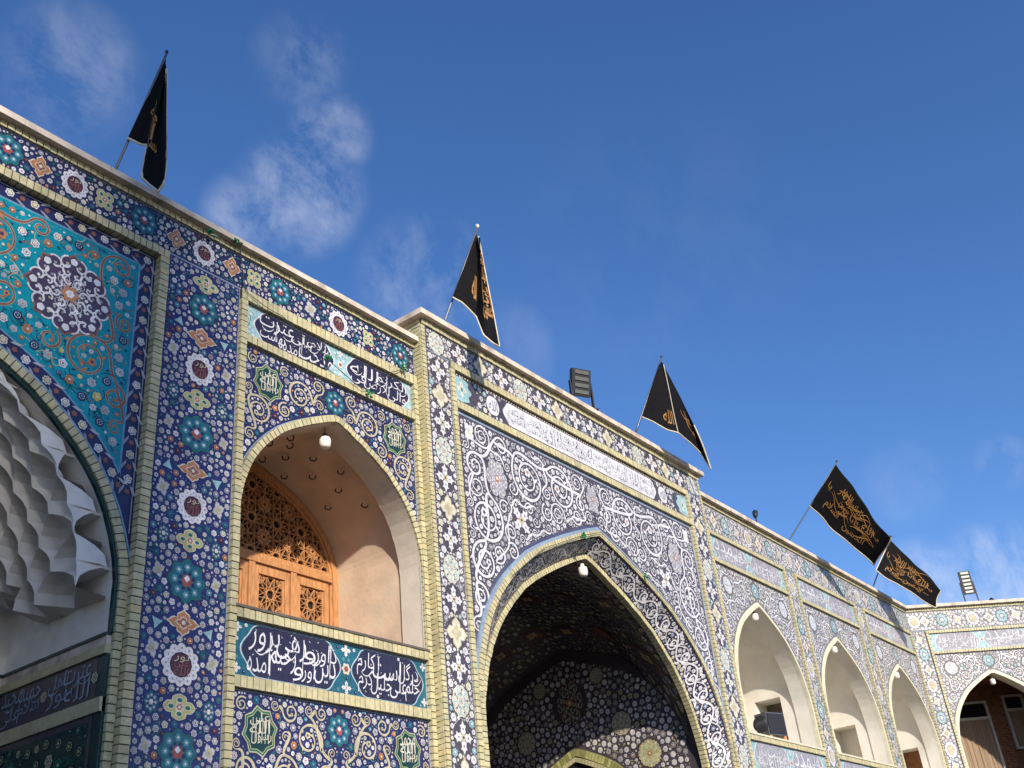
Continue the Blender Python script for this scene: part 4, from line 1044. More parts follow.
scrolls(t, pk, [(PC - 1.30, 7.46, .15, 1.4, 2, 1), (PC - 2.24, 6.64, .14, 1.3, 2.4, -1), (PC - 2.36, 7.26, .12, 1.2, .6, 1), (PC - 2.10, 7.62, .12, 1.2, .6, -1), (PC - 1.62, 7.24, .10, 1.2, .6, -1)], .014, 'white', rng, 'ink', 'white', False)
auto_scroll(t, pk, [.20, .15, .11, .08, .06], .011, 'white', rng, 'ink', 'white', 5)
millefleur(t, pk, [.046, .038, .030, .022, .015, .010, .007], .006, 36, [('ash', 'smoke', 'white')] * 4 + [('white', 'grey', 'ash')] * 6 + [('smoke', 'ash', 'grey')], .040, ('slate', 'smoke', 'ash'), .6, 110)
t.build('spandrel_panel', root)
# pale blue band, brick rim, splayed reveal, inner rim
mb = MB(); pa = resample([(PC - PHW - .155 + .002, 2.0)] + [(x, z) for x, z in arch(PC, PHW + .153, PZS, PR + .153)] + [(PC + PHW + .153, 2.0)], .08); na = normals(pa)
for i in range(len(pa) - 1):
    e = [pa[i], pa[i + 1], pa[i + 1] - na[i + 1] * .06, pa[i] - na[i] * .06]; e = [(min(max(x, IX0 + .001), IX1 - .001), z) for x, z in e]
    mb.hexa([F(x, z, -.06) for x, z in e] + [F(x, z, .004) for x, z in e], 'tile_paleblue')
mb.build('glazed_edge', root)
rim = [(PC - PHW, 2.0)] + arch(PC, PHW, PZS, PR) + [(PC + PHW, 2.0)]
brick_line(F, root, [(rim, 0, .092)], -.06, .02, 'arch_rim', 17, .066)
HW2, ZS2, R2 = 2.90, 4.35, 2.89; rim2 = [(PC - HW2, 2.0)] + arch(PC, HW2, ZS2, R2) + [(PC + HW2, 2.0)]
N_ = 160
def rs(P, n):
    P = np.array(P); s = np.concatenate([[0], np.cumsum(np.hypot(*(P[1:] - P[:-1]).T))]); q = np.linspace(0, s[-1], n); return np.stack([np.interp(q, s, P[:, 0]), np.interp(q, s, P[:, 1])], 1), s[-1]
# parametrise both rims so that springings and apexes correspond
oa = np.concatenate([rs([(PC - PHW, 2.0)] + arch(PC, PHW, PZS, PR)[:len(HALF)], N_)[0], rs(arch(PC, PHW, PZS, PR)[len(HALF) - 1:] + [(PC + PHW, 2.0)], N_)[0][1:]])
ob = np.concatenate([rs([(PC - HW2, 2.0)] + arch(PC, HW2, ZS2, R2)[:len(HALF)], N_)[0], rs(arch(PC, HW2, ZS2, R2)[len(HALF) - 1:] + [(PC + HW2, 2.0)], N_)[0][1:]])
LT = rs(rim, 50)[1]; S_ = np.linspace(0, LT, len(oa)); WR = .36
Nv = None
def reveal(s, w, h):
    a = np.array([np.interp(s, S_, oa[:, 0]), np.interp(s, S_, oa[:, 1])]); b = np.array([np.interp(s, S_, ob[:, 0]), np.interp(s, S_, ob[:, 1])]); f = w / WR
    q = a + (b - a) * f; c = np.array([PC, 4.5]) - q; c = c / np.hypot(*c) * h
    return (q[0] + c[0], 7.855 + .285 * f - h * .5, q[1] + c[1])
t = Tile(reveal); ss = np.linspace(0, LT, 260); t.strip(np.stack([ss, 0 * ss], 1), np.stack([ss, 0 * ss + WR], 1), 'indigo', 0)
pk = Pack(rect(0, LT, 0, WR), .013, .012)
wv = np.linspace(.1, LT - .1, 420); t.ribbon(np.stack([wv, WR * .5 + WR * .27 * np.sin(wv * 9)], 1), .013, 'white', 3, 'ink', .006)
t.ribbon(np.stack([wv, WR * .5 - WR * .30 * np.sin(wv * 9)], 1), .009, 'ash', 3.6, 'ink', .005); pk.path(np.stack([wv, WR * .5 - WR * .30 * np.sin(wv * 9)], 1), .012)
for q_ in wv[::4]:
    for sg_ in (-1, 1): t.leaf(q_, WR * .5 + sg_ * WR * .29 * math.sin(q_ * 9), .07, sg_ * 1.2 + q_, 'white', 3.9, .32)
for k, q in enumerate(np.arange(.1, LT - .1, .349)):
    sg = (-1) ** k; P = spiral_pts(q + .17, WR * .5 - sg * .03, .115, 1.2, 0 if sg > 0 else 3.1, sg, 22); t.ribbon(P, .012, 'white', 3.5); pk.path(P, .016)
    t.lobe(P[-1][0], P[-1][1], .035, 5, .3, 'white', 4)
    for a_ in (.5, 2.3): t.leaf(q + .17, WR * .5 + sg * .10, .10, a_ * sg, 'white', 3.8)
pk.path(np.stack([wv, WR * .5 + WR * .27 * np.sin(wv * 9)], 1), .016)
millefleur(t, pk, [.034, .026, .018, .012, .008], .005, 38, [('white', 'grey', 'ink')] * 5 + [('cream', 'plum', 'ink'), ('paleblue', 'white', 'ink')], .03, ('white',), .5)
t.build('tile_reveal', root)
rim2i = [(PC - HW2 + .085, 2.0)] + arch(PC, HW2 - .085, ZS2, R2 - .085) + [(PC + HW2 - .085, 2.0)]
brick_line(F, root, [(rim2i, 0, .084)], -.38, -.275, 'arch_rim', 18, .066)
# interior: sail vault over a square bay, blind arch on the side wall
IXL, IXR, Y0, Y1, YC = 10.33, 16.03, 8.16, 13.1, 10.7
ab = arch(YC, 2.38, 5.2, 1.6); zb = lambda y: float(np.interp(y, [p[0] for p in ab], [p[1] for p in ab])) if abs(y - YC) < 2.38 else 5.2
aa_ = arch(PC, (IXR - IXL) / 2, 4.35, 2.86); za = lambda x: float(np.interp(x, [p[0] for p in aa_], [p[1] for p in aa_])) if abs(x - PC) < (IXR - IXL) / 2 else 4.35
def sail(x, y):
    a = za(x) - 4.35; b = zb(y) - 5.2; e = min(1, max(0, (y - Y0) / 1.2)); base = 4.35 + (5.2 - 4.35) * e
    return base + math.sqrt((a * (1 - .35 * e)) ** 2 + b * b)
nx_, ny_ = 48, 40; mb = MB(); vs = []
for i in range(nx_ + 1):
    for j in range(ny_ + 1):
        x = IXL + (IXR - IXL) * i / nx_; y = Y0 + (Y1 - Y0) * j / ny_; vs.append((x, y, min(sail(x, y), 9.25)))
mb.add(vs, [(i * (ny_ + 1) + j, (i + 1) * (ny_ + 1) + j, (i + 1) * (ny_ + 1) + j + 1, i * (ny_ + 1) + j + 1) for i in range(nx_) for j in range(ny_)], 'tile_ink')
vt = mb.build('vault', root, True)
t = Tile(lambda x, y, h: (x, y, min(sail(x, y), 9.25) - h * 2.5 - .004)); pk = Pack(rect(IXL + .1, IXR - .05, Y0 + .05, Y1 - .1), .025, .03)
for y in np.arange(8.6, 13, .75):
    for x in (15.4, 14.3, 13.18, 12.0, 10.9): t.quatre(x, y, .22, 'plum', 'olive', 4, .78, .8, 1.2, 'brown'); pk.circ(x, y, .22)
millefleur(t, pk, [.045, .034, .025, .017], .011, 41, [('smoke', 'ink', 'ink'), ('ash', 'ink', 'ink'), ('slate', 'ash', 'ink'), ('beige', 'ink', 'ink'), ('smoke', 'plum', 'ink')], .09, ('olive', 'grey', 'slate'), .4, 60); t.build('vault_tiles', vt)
mb = MB()
for (x, s) in ((IXR, 1), (IXL, -1)):
    pts = [(x, Y0, 0), (x, Y1, 0)] + [(x, y, max(sail(x, y), 4.3)) for y in np.linspace(Y1, Y0, 50)]; mb.add(pts, [list(range(len(pts)))], 'tile_ink')
pts = [(IXL, Y1, 0), (IXR, Y1, 0)] + [(x, Y1, sail(x, Y1)) for x in np.linspace(IXR, IXL, 40)]; mb.add(pts, [list(range(len(pts)))], 'tile_ink')
ia = arch(PC, HW2 - .09, ZS2, R2 - .09); pts = spandrel_outline(IXL - .9, IXR + .9, 0, 8.9, [(PC - HW2 + .09, 0)] + ia + [(PC + HW2 - .09, 0)])
mb.add([(x, Y0 + .07, z) for x, z in pts], [list(range(len(pts)))], 'tile_ink')
iw = mb.build('inner_walls', root)
t = Tile(lambda y, z, h: (IXR - .004 - h, y, z)); sa = [p for p in arch(YC, 2.30, 4.9, 1.78)]
SC, SH, SZ, SR = 10.62, 1.05, 3.84, 1.0
sarch = arch(SC, SH + .23, SZ, SR + .23); out = [(YC - 2.3, 3.4)] + sa + [(YC + 2.3, 3.4)]
pk = Pack(out, .018, .03)
for y, z, r, k in ((9.62, 5.30, .20, 'rose'), (11.65, 5.35, .2, 'rose'), (10.62, 5.85, .36, 'star'), (9.15, 4.72, .24, 'med'), (12.0, 4.6, .24, 'med'), (8.75, 4.1, .16, 'rose'), (10.0, 6.2, .14, 'rose'), (11.25, 6.2, .14, 'rose')):
    pk.circ(y, z, r)
    if k == 'rose': t.rosette(y, z, r, 'beige', 'ink', 'grey', 10)
    elif k == 'star': t.medal(y, z, r, rng, ('beige', 'ink', 'smoke'), 6, .8, 1.15)
    else: t.medal(y, z, r, rng, ('cream', 'olive', 'cream'), 8)
pk.path([(SC + SH + .2, 3.4)] + sarch[::-1] + [(SC - SH - .2, 3.4)], .03)
for q in np.linspace(-1, 1, 12): pk.circ(SC + q * SH * .8, 4.0, .5); pk.circ(SC, 4.6, .5)
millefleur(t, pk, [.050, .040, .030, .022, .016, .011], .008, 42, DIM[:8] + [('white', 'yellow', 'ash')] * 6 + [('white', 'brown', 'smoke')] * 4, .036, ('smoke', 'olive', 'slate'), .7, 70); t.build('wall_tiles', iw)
FI = Frame((IXR, 0, 0), (0, 1, 0), (-1, 0, 0))
mb = MB()
bricks(mb, FI, [(SC - SH - .10, 2.6), (SC - SH - .10, SZ)] + arch(SC, SH + .10, SZ, SR + .10) + [(SC + SH + .10, 2.6)], 0, .13, 0, .03, .066, m='tile_olive')
bricks(mb, FI, [(SC - SH, 2.6), (SC - SH, SZ)] + arch(SC, SH, SZ, SR) + [(SC + SH, 2.6)], 0, .08, 0, .06, .066)
pp = [(SC - SH, 0)] + arch(SC, SH, SZ, SR) + [(SC + SH, 0)]; mb.add([FI(y, z, .012) for y, z in pp], [list(range(len(pp)))], 'dark')  # flat near-black fill stands in for the shade inside the small arch
mb.build('small_arch', iw)
for a_, b_ in ((XL + .08, FX0 + .2), (FX1 - .2, XR - .06)): mb = MB(); mb.fbox(F, a_, b_, 0, 2.0, -.3, -.02, 'stone'); mb.build('dado', root)


# ================================================================== ARCADE WING and CORNER WING share one bay
WORDS = [(['السلام', 'علی', 'نور'], ['الله', 'فی', 'الارض']), (['یا', 'علی', 'مدد'], ['رحیم', 'کریم', 'آمد']), (['اهل', 'بیت', 'رسول'], ['سلام', 'الله', 'علیهم'])]


def bay(F, root, xl, xr, hw, zs, R, seed, hole=None, brickniche=False):
    cx = (xl + xr) / 2
    brick_line(F, root, [([(xl, 2.5), (xl, 8.70)], .068, 0), ([(xr, 2.5), (xr, 8.70)], 0, -.068)], -.05, .035, 'brick_border', seed)
    brick_line(F, root, [([(xl - .065, 8.70), (xr + .065, 8.70)], -.075, 0), ([(xl, 8.078), (xr, 8.078)], 0, .072), ([(xl, 4.86), (xr, 4.86)], 0, .09), ([(xl, 4.24), (xr, 4.24)], 0, .1)], -.05, .035, 'brick_border', seed + 1)
    m = cx; w1, w2 = WORDS[seed % 3], WORDS[(seed + 1) % 3]
    inscription(F, -.014, xl, xr, 8.152, 8.624, [(xl + .14, m - .06, *w1), (m + .06, xr - .14, *w2)], 'inscription_panel', root, 'paleaqua', 'smoke', seed=seed)
    inscription(F, -.014, xl, xr, 4.342, 4.858, [(xl + .14, m - .06, *w2), (m + .06, xr - .14, *w1)], 'inscription_panel', root, 'paleaqua', 'smoke', seed=seed + 7)
    aro = [(min(max(x, xl + .001), xr - .001), z) for x, z in arch(cx, hw + .095, zs, R + .095)]
    spandrel_small(F, root, xl, xr, 4.99, 8.076, aro, -.014, seed + 50, 'pale')
    mb = MB(); rim = resample([(cx - hw, 4.95)] + arch(cx, hw, zs, R) + [(cx + hw, 4.95)], .09); nr = normals(rim)
    for i in range(len(rim) - 1):
        for a, b, d1, mm in ((0, .062, .012, 'cream_rim'), (.062, .094, -.005, 'cream_rim')):
            e = [rim[i] + nr[i] * a, rim[i + 1] + nr[i + 1] * a, rim[i + 1] + nr[i + 1] * b, rim[i] + nr[i] * b]; mb.hexa([F(x, z, -.06) for x, z in e] + [F(x, z, d1) for x, z in e], mm)
    mb.build('arch_rim', root)
    mb = MB(); mb.fbox(F, xl + .002, xr - .002, 4.952, 4.985, -.06, .05, 'cream_rim'); mb.fbox(F, xl, xr, 2.5, 4.238, -.2, -.03, 'tile_ink'); mb.build('sill', root)
    if not brickniche: niche(F, root, cx, hw + .004, zs, R, 4.985, 1.45, .36, ('plaster_white', 'plaster_white', 'plaster_white'), hole)


root = thing('arcade_wing', 'lower tiled arcade right of the portal with three white plastered niches', 'building', (23, 8, 0))
F = FL; XC = 28.63
coping(F, root, 17.20, XC - .04, 9.312, 9.392, .11)
brick_line(F, root, [([(17.1, 9.235), (XC - .03, 9.235)], 0, .074)], -.02, .025, 'brick_border', 60)
mot = []
for i, x in enumerate(np.arange(17.75, 28.5, .49)): mot.append((('pcream', 'pteal', 'wflower', 'pring')[i % 4], x, 8.965, (.16, .19, .15, .19)[i % 4], .9, 1))
band_tiles(F, root, 17.1, XC - .002, 8.702, 9.233, mot, 'tile_frieze', PALE, 'umber', [.042, .033, .025, .018, .012, .008], .003, 61, leafs=('white', 'ash', 'smoke'))
for i in range(4):
    c0 = 17.42 + 3.92 * i; a, b = (c0 - .572, c0 - .07) if i else (17.1, 17.35)
    if i == 3: continue
    mot = [(('pring', 'wflower', 'pteal', 'pcream')[k % 4], (a + b) / 2, 8.34 - .43 * k, (.19, .14, .17, .14)[k % 4], .85, 1.1) for k in range(14)] if i else []
    band_tiles(F, root, a, b, 2.5, 8.70, mot, 'tile_band', PALE, 'umber', [.042, .033, .025, .018, .012, .008], .003, 62 + i, leafs=('white', 'teal'))
mb = MB()
mb.fbox(F, 17.1, XC + 1.5, 9.0, 9.29, -5, -.45, 'roof_gravel'); mb.fbox(F, 17.1, XC, 9.1, 9.31, -.449, -.03, 'grout'); mb.fbox(F, 17.1, XC + 1.5, 0, 9.0, -5.2, -5, 'stone'); mb.fbox(F, 17.1, XC, 0, 2.5, -.5, -.03, 'stone')
mb.build('wall_core', root)
for i in range(3):
    bay(F, root, 17.42 + 3.92 * i, 20.70 + 3.92 * i, 1.53, 5.80, 1.71, 70 + 3 * i, ((.62, 1.18, 6.12, 'slab', 0), (.62, 1.2, 6.0, 'plaster_white', 0), (.55, 1.2, 5.85, 'redbrick', 0))[i])

root = thing('corner_wing', 'tiled corner wing set at an angle, whose arch opens on a brick wall with windows', 'building', tuple(FC(2, 0)))
F = FC; XW = 3.86
coping(F, root, .05, XW, 9.312, 9.392, .11)
brick_line(F, root, [([(.03, 9.235), (XW, 9.235)], 0, .074)], -.02, .025, 'brick_border', 80)
mot = [(('pring', 'pcream', 'pteal', 'wflower')[i % 4], x, 8.965, (.19, .15, .19, .16)[i % 4], .92, 1) for i, x in enumerate((.19, .48, .98, 1.42, 1.86, 2.3, 2.7, 3.1, 3.66))]
band_tiles(F, root, .003, XW, 8.702, 9.233, mot, 'tile_frieze', PALE, 'umber', [.042, .033, .025, .018, .012, .008], .003, 81, leafs=('white', 'ash', 'smoke'))
for a, b in ((.003, .411), (3.449, XW)):
    mot = [(('wflower', 'pteal', 'pcream', 'pring')[k % 4], (a + b) / 2, 8.48 - .40 * k, (.12, .16, .13, .18)[k % 4], .85, 1.1) for k in range(15)]
    band_tiles(F, root, a, b, 2.5, 8.70, mot, 'tile_band', PALE, 'umber', [.042, .033, .025, .018, .012, .008], .003, 82, leafs=('white', 'teal'))
mb = MB(); mb.fbox(F, .3, XW, 9.0, 9.30, -4, -.45, 'roof_gravel'); mb.fbox(F, 0.01, XW, 9.1, 9.31, -.449, -.03, 'grout'); mb.fbox(F, -.5, XW, 0, 9.0, -4.2, -4, 'stone'); mb.fbox(F, 0.05, XW, 0, 2.5, -.5, -.03, 'stone'); mb.fbox(F, XW - .05, XW, 0, 9.0, -4, -.03, 'stone'); mb.build('wall_core', root)
bay(F, root, .48, 3.38, 1.40, 5.85, 1.66, 90, None, True)
# brick bay behind the arch, with a curtained door and a window
cx = 1.93; hw = 1.40
mb = MB(); pr = resample([(cx - hw, 4.98)] + arch(cx, hw, 5.85, 1.66) + [(cx + hw, 4.98)], .08)
for p, q in zip(pr[:-1], pr[1:]): mb.quad(F(*p, -.05), F(*q, -.05), F(*q, -.30), F(*p, -.30), 'cream_rim')
mb.build('arch_soffit', root)
mb = MB(); DBK = -2.0
def brickwall(mb, P, u0, u1, z0, z1, hole, rng, L=.205, Hh=.066):
    r = 0; z = z0
    while z < z1:
        u = u0 - (L / 2 if r % 2 else 0)
        while u < u1:
            a, b = max(u, u0), min(u + L - .012, u1)
            if b - a > .02 and not hole((a + b) / 2, z + Hh / 2): mb.hexa([P(a, z, 0), P(b, z, 0), P(b, z, .012), P(a, z, .012), P(a, z + Hh - .012, 0), P(b, z + Hh - .012, 0), P(b, z + Hh - .012, .012), P(a, z + Hh - .012, .012)], 'redbrick')
            u += L
        z += Hh; r += 1
mb.fbox(F, .2, 3.8, 4.7, 7.8, DBK - .1, DBK, 'grout'); mb.fbox(F, .3, 3.8, 7.62, 7.8, DBK, -.3, 'redbrick'); mb.fbox(F, .2, .3, 4.7, 7.8, DBK, -.3, 'redbrick'); mb.fbox(F, 3.74, 3.8, 4.7, 7.62, DBK, -.3, 'redbrick'); mb.fbox(F, .3, 3.74, 4.7, 4.97, DBK, -.06, 'slab')
bd = (1.32, 6.75); 
brickwall(mb, lambda u, z, d: F(u, z, DBK + .001 + d), .3, 3.74, 4.97, 7.62, lambda u, z: (1.25 < u < 2.62 and z < 7.19) or (u > 3.09 and 5.84 < z < 7.30), random.Random(2))
mb.build('brick_bay', root)
def window(u0, u1, z0, z1, tr, name, curt):
    mb = MB(); fwid = .06
    for a, b, c, d in ((u0, u0 + fwid, z0, z1), (u1 - fwid, u1, z0, z1), (u0 + fwid, u1 - fwid, z1 - fwid, z1), (u0 + fwid, u1 - fwid, z0, z0 + fwid), (u0 + fwid, u1 - fwid, tr, tr + .07)): mb.fbox(F, a, b, c, d, DBK - .02, DBK + .07, 'windowframe')
    fr = mb.build(name, root); mb = MB(); mb.fbox(F, u0 + fwid, u1 - fwid, tr + .07, z1 - fwid, DBK + .002, DBK + .012, 'glass'); mb.build('pane', fr)
    mb = MB(); n = 60; P = []
    for i in range(n + 1): u = u0 + fwid + (u1 - u0 - 2 * fwid) * i / n; P.append((u, DBK + .018 + .014 * math.sin(i * .9) + .006 * math.sin(i * 2.3)))
    for p, q in zip(P[:-1], P[1:]): mb.quad(F(p[0], z0 + fwid, p[1]), F(q[0], z0 + fwid, q[1]), F(q[0], tr, q[1]), F(p[0], tr, p[1]), 'curtain')
    mb.build('curtain', fr, True)
window(1.25, 2.62, 4.97, 7.19, 6.70, 'door', 1)
window(3.11, 3.73, 5.86, 7.30, 6.86, 'window', 1)

# ================================================================== FLAGS
def spline_ribs(ribs, n, linear=False):
    R = np.array(ribs, float); k = len(R); out = []
    for i in range(n + 1):
        t = i / n * (k - 1); a = min(int(t), k - 2); f = t - a; p0, p1, p2, p3 = R[max(a - 1, 0)], R[a], R[a + 1], R[min(a + 2, k - 1)]
        if linear: out.append(p1 * (1 - f) + p2 * f); continue
        out.append(.5 * ((2 * p1) + (-p0 + p2) * f + (2 * p0 - 5 * p1 + 4 * p2 - p3) * f * f + (-p0 + 3 * p1 - 3 * p2 + p3) * f ** 3))
    return np.array(out)


def flag(base, tip, ribs, label, lines, seed, ruffle=.02, finial=False, linear=False, folds=(), hoist=False, swash=0):
    b, e = Vector(base), Vector(tip); ax = (e - b).normalized(); foot = b - ax * .18
    t = thing('black_flag', label, 'flag', tuple(b), 'black flags along the roof edge')
    mb = MB(); mb.tube([foot, b, b + (e - b) * .5, e], [.016, .016, .015, .013], 'steel', 8); mb.build('pole', t, True)
    mb = MB()
    if finial: lathe(mb, [(.001, .07), (.022, .06), (.03, .035), (.022, .01), (.014, 0)], tuple(e), 'hem', 10)
    else: lathe(mb, [(.001, .05), (.016, .045), (.02, .02), (.014, 0)], tuple(e), 'dark_metal', 10)
    mb.build('finial', t, True)
    NU, NV = 46, 22; RB = spline_ribs(ribs, NU, linear); rng = random.Random(seed); ph = [rng.random() * 6 for _ in range(4)]
    def S(u, v):   # u along the fly, v from top edge to bottom edge
        x = np.clip(u, 0, 1) * NU; i = min(int(x), NU - 1); f = x - i; A = RB[i] * (1 - f) + RB[i + 1] * f; p = A[0] * (1 - v) + A[1] * v
        w = ruffle * min(1, 3 * u) * (math.sin(9 * u + 3 * v + ph[0]) + .6 * math.sin(17 * u - 5 * v + ph[1]) + .5 * math.sin(6 * v + ph[2]))
        return p + np.array((.25 * w, w, .2 * w))
    def Nn(u, v):
        a = S(min(u + .01, 1), v) - S(max(u - .01, 0), v); c = S(u, min(v + .01, 1)) - S(u, max(v - .01, 0)); n = np.cross(a, c); n = n / (np.linalg.norm(n) + 1e-9)
        return n if np.dot(n, np.array((0, 0, 1.6)) - S(u, v)) > 0 else -n
    mb = MB(); vs = [tuple(S(i / NU, j / NV)) for i in range(NU + 1) for j in range(NV + 1)]
    mb.add(vs, [(i * (NV + 1) + j, (i + 1) * (NV + 1) + j, (i + 1) * (NV + 1) + j + 1, i * (NV + 1) + j + 1) for i in range(NU) for j in range(NV)], 'black_cloth')
    cl = mb.build('cloth', t, True); so = cl.modifiers.new('thickness', 'SOLIDIFY'); so.thickness = .004; so.offset = 0
    # pale hem sewn along the free edges
    mb = MB(); hw = .026
    for edge in [(lambda q: (q, 1.0)), (lambda q: (1.0, q))] + [(lambda q, f=f: (f, q)) for f in folds] + ([(lambda q: (0.0, q))] if hoist else []):
        P = [np.array(S(*edge(q))) for q in np.linspace(0, 1, 40)]; mb.tube([tuple(p) for p in P], .014 if edge(.37)[0] == .37 or edge(.37)[0] in (0.0, 1.0) else .007, 'hem', 6)
    mb.build('hem', cl, True)
    # gold lettering, with long swashes running through it
    if swash:
        mb = MB()
        for k in range(swash):
            u0 = rng.uniform(.12, .62); v0 = rng.uniform(.18, .75); du = rng.uniform(.16, .30); dv = rng.uniform(-.10, .22); P = []
            for q in np.linspace(0, 1, 14):
                u = u0 + du * q; v = v0 + dv * q + .07 * math.sin(q * 4.2 + k); u = min(max(u, .02), .96); v = min(max(v, .05), .95); P.append(tuple(S(u, v) + Nn(u, v) * .010))
            mb.tube(P, [.003 + .006 * math.sin(3.1 * i / 13) for i in range(14)], 'gold', 5)
        mb.build('gold_swashes', cl)
    for (w, u0, u1, v0, v1, fat) in lines:
        mb = MB(); V, Fc, asp = word(w, fat); pts = []
        for x, y in V:
            u = u0 + (u1 - u0) * x; v = v1 + (v0 - v1) * y; u = min(max(u, .005), .995); v = min(max(v, .01), .99); pts.append(tuple(S(u, v) + Nn(u, v) * .011))
        mb.add(pts, Fc, 'gold'); mb.build('gold_lettering', cl)
    return t


flag((4.62, 7.93, 9.45), (4.74, 7.42, 10.81), [((4.75, 7.44, 10.76), (4.62, 7.8, 9.74)), ((4.76, 7.45, 10.72), (4.72, 7.7, 9.65)), ((4.77, 7.46, 10.68), (4.73, 7.60, 9.58)), ((4.78, 7.47, 10.60), (4.62, 7.46, 9.0)), ((4.79, 7.46, 10.52), (4.72, 7.44, 8.93)), ((4.75, 7.40, 10.38), (4.765, 7.38, 8.84)), ((4.70, 7.32, 10.33), (4.78, 7.31, 8.92)), ((4.72, 7.36, 10.51), (4.84, 7.4, 9.33))],
     'black flag drooping at the far left of the roof, nearly closed and dull in shadow', [('الله', .18, .46, .52, .66, .02), ('یا', .30, .48, .40, .52, .02), ('حسین', .30, .62, .63, .76, .02), ('علی', .86, .99, .60, .80, .0)], 1, .008, linear=True)
flag((9.75, 7.78, 9.82), (10.08, 7.32, 11.35), [((10.07, 7.34, 11.26), (9.76, 7.64, 10.11)), ((10.06, 7.33, 11.2), (9.85, 7.55, 10.02)), ((10.07, 7.34, 11.19), (9.97, 7.50, 9.90)), ((10.06, 7.33, 11.17), (10.05, 7.46, 9.82)), ((10.05, 7.27, 11.14), (9.96, 7.30, 9.40)), ((10.0, 7.25, 11.10), (9.99, 7.25, 9.33)), ((9.99, 7.24, 11.08), (10.06, 7.22, 9.27)), ((10.02, 7.27, 11.13), (10.26, 7.28, 9.33))],
     'black flag on the portal folded in two, bold gold script down its narrow lit strip', [('السلام', .60, .97, .16, .34, .02), ('علیک', .62, .97, .30, .46, .03), ('یا', .62, .9, .44, .58, .02), ('ابا', .62, .97, .54, .68, .02), ('حسین', .60, .97, .64, .82, .03), ('الله', .26, .42, .52, .82, .03)], 2, .006, True, linear=True)
flag((14.95, 7.78, 9.96), (15.39, 7.3, 11.32), [((15.37, 7.32, 11.28), (14.88, 7.64, 10.04)), ((15.37, 7.31, 11.24), (15.14, 7.56, 10.0)), ((15.36, 7.29, 11.2), (15.38, 7.44, 9.88)), ((15.35, 7.27, 11.15), (15.55, 7.32, 9.84)), ((15.50, 7.28, 11.06), (16.02, 7.36, 9.81)), ((15.92, 7.33, 10.73), (16.49, 7.40, 9.75)), ((16.21, 7.3, 10.22), (16.59, 7.3, 9.44))],
     'black flag near the right end of the portal, tapering to a sharp pale tipped point', [('الله', .28, .46, .70, .90, .0), ('علی', .66, .82, .42, .62, .0), ('یا', .72, .84, .60, .74, .0)], 3, .008, linear=True, folds=(.5,))
W4 = [('یا', .07, .12, .32, .48, -.006), ('ثار', .20, .29, .20, .40, -.006), ('الله', .27, .40, .18, .42, -.004), ('السلام', .14, .36, .62, .84, .004), ('علیک', .44, .62, .16, .36, -.006), ('ابا', .48, .58, .42, .58, -.006), ('عبد', .58, .70, .42, .60, -.006), ('الحسین', .46, .76, .66, .86, -.004), ('الله', .66, .80, .26, .50, -.004), ('نور', .34, .44, .5, .66, -.006), ('سلام', .70, .86, .56, .74, -.008), ('حسین', .28, .44, .44, .58, -.008), ('یا', .80, .88, .3, .46, -.006)]
flag((21.34, 7.93, 9.45), (21.74, 6.6, 10.97), [((21.7, 6.62, 10.91), (21.49, 7.36, 10.1)), ((22.09, 6.56, 10.58), (22.03, 7.28, 9.89)), ((22.47, 6.5, 10.24), (22.52, 7.18, 9.6)), ((22.93, 6.46, 9.91), (23.12, 7.1, 9.39)), ((23.42, 6.4, 9.53), (23.82, 7.0, 9.16))],
     'large black flag spread flat above the arcade, gold script over most of it', W4, 4, .026, swash=16)
flag((26.4, 7.93, 9.5), (26.78, 7.28, 10.69), [((26.68, 7.3, 10.59), (26.16, 7.7, 9.78)), ((26.71, 7.1, 10.21), (26.33, 7.5, 9.5)), ((26.94, 6.95, 9.93), (26.62, 7.3, 9.3)), ((27.15, 6.8, 9.61), (26.97, 7.1, 9.08)), ((27.42, 6.63, 9.20), (27.40, 6.88, 8.82))],
     'black flag over the building corner, starting behind the end of a larger flag', W4, 5, .022, hoist=True, swash=14)

# ================================================================== LAMPS
lamp((7.77, 8.15, 7.39), 'white glass lamp hanging in the niche with the wooden lattice window', .15, 1.0)
lamp((13.06, 8.14, 6.99), 'white bottle shaped lamp hanging under the peak of the dark portal arch', .22, 1.05, True)
lamp((19.05, 8.12, 7.40), 'small globe lamp at the peak of the niche that holds a grey loudspeaker', .10, 1.0)
lamp((22.97, 8.12, 7.40), 'small globe lamp in the middle white niche of the arcade, between two other white niches', .10, 1.0)
lamp((26.89, 8.12, 7.40), 'small globe lamp in the white niche next to the building corner', .10, 1.0)
q = FC(1.93, 7.36, -.12); lamp(q, 'small globe lamp in the dark brick bay with curtains', .14, 1.0)


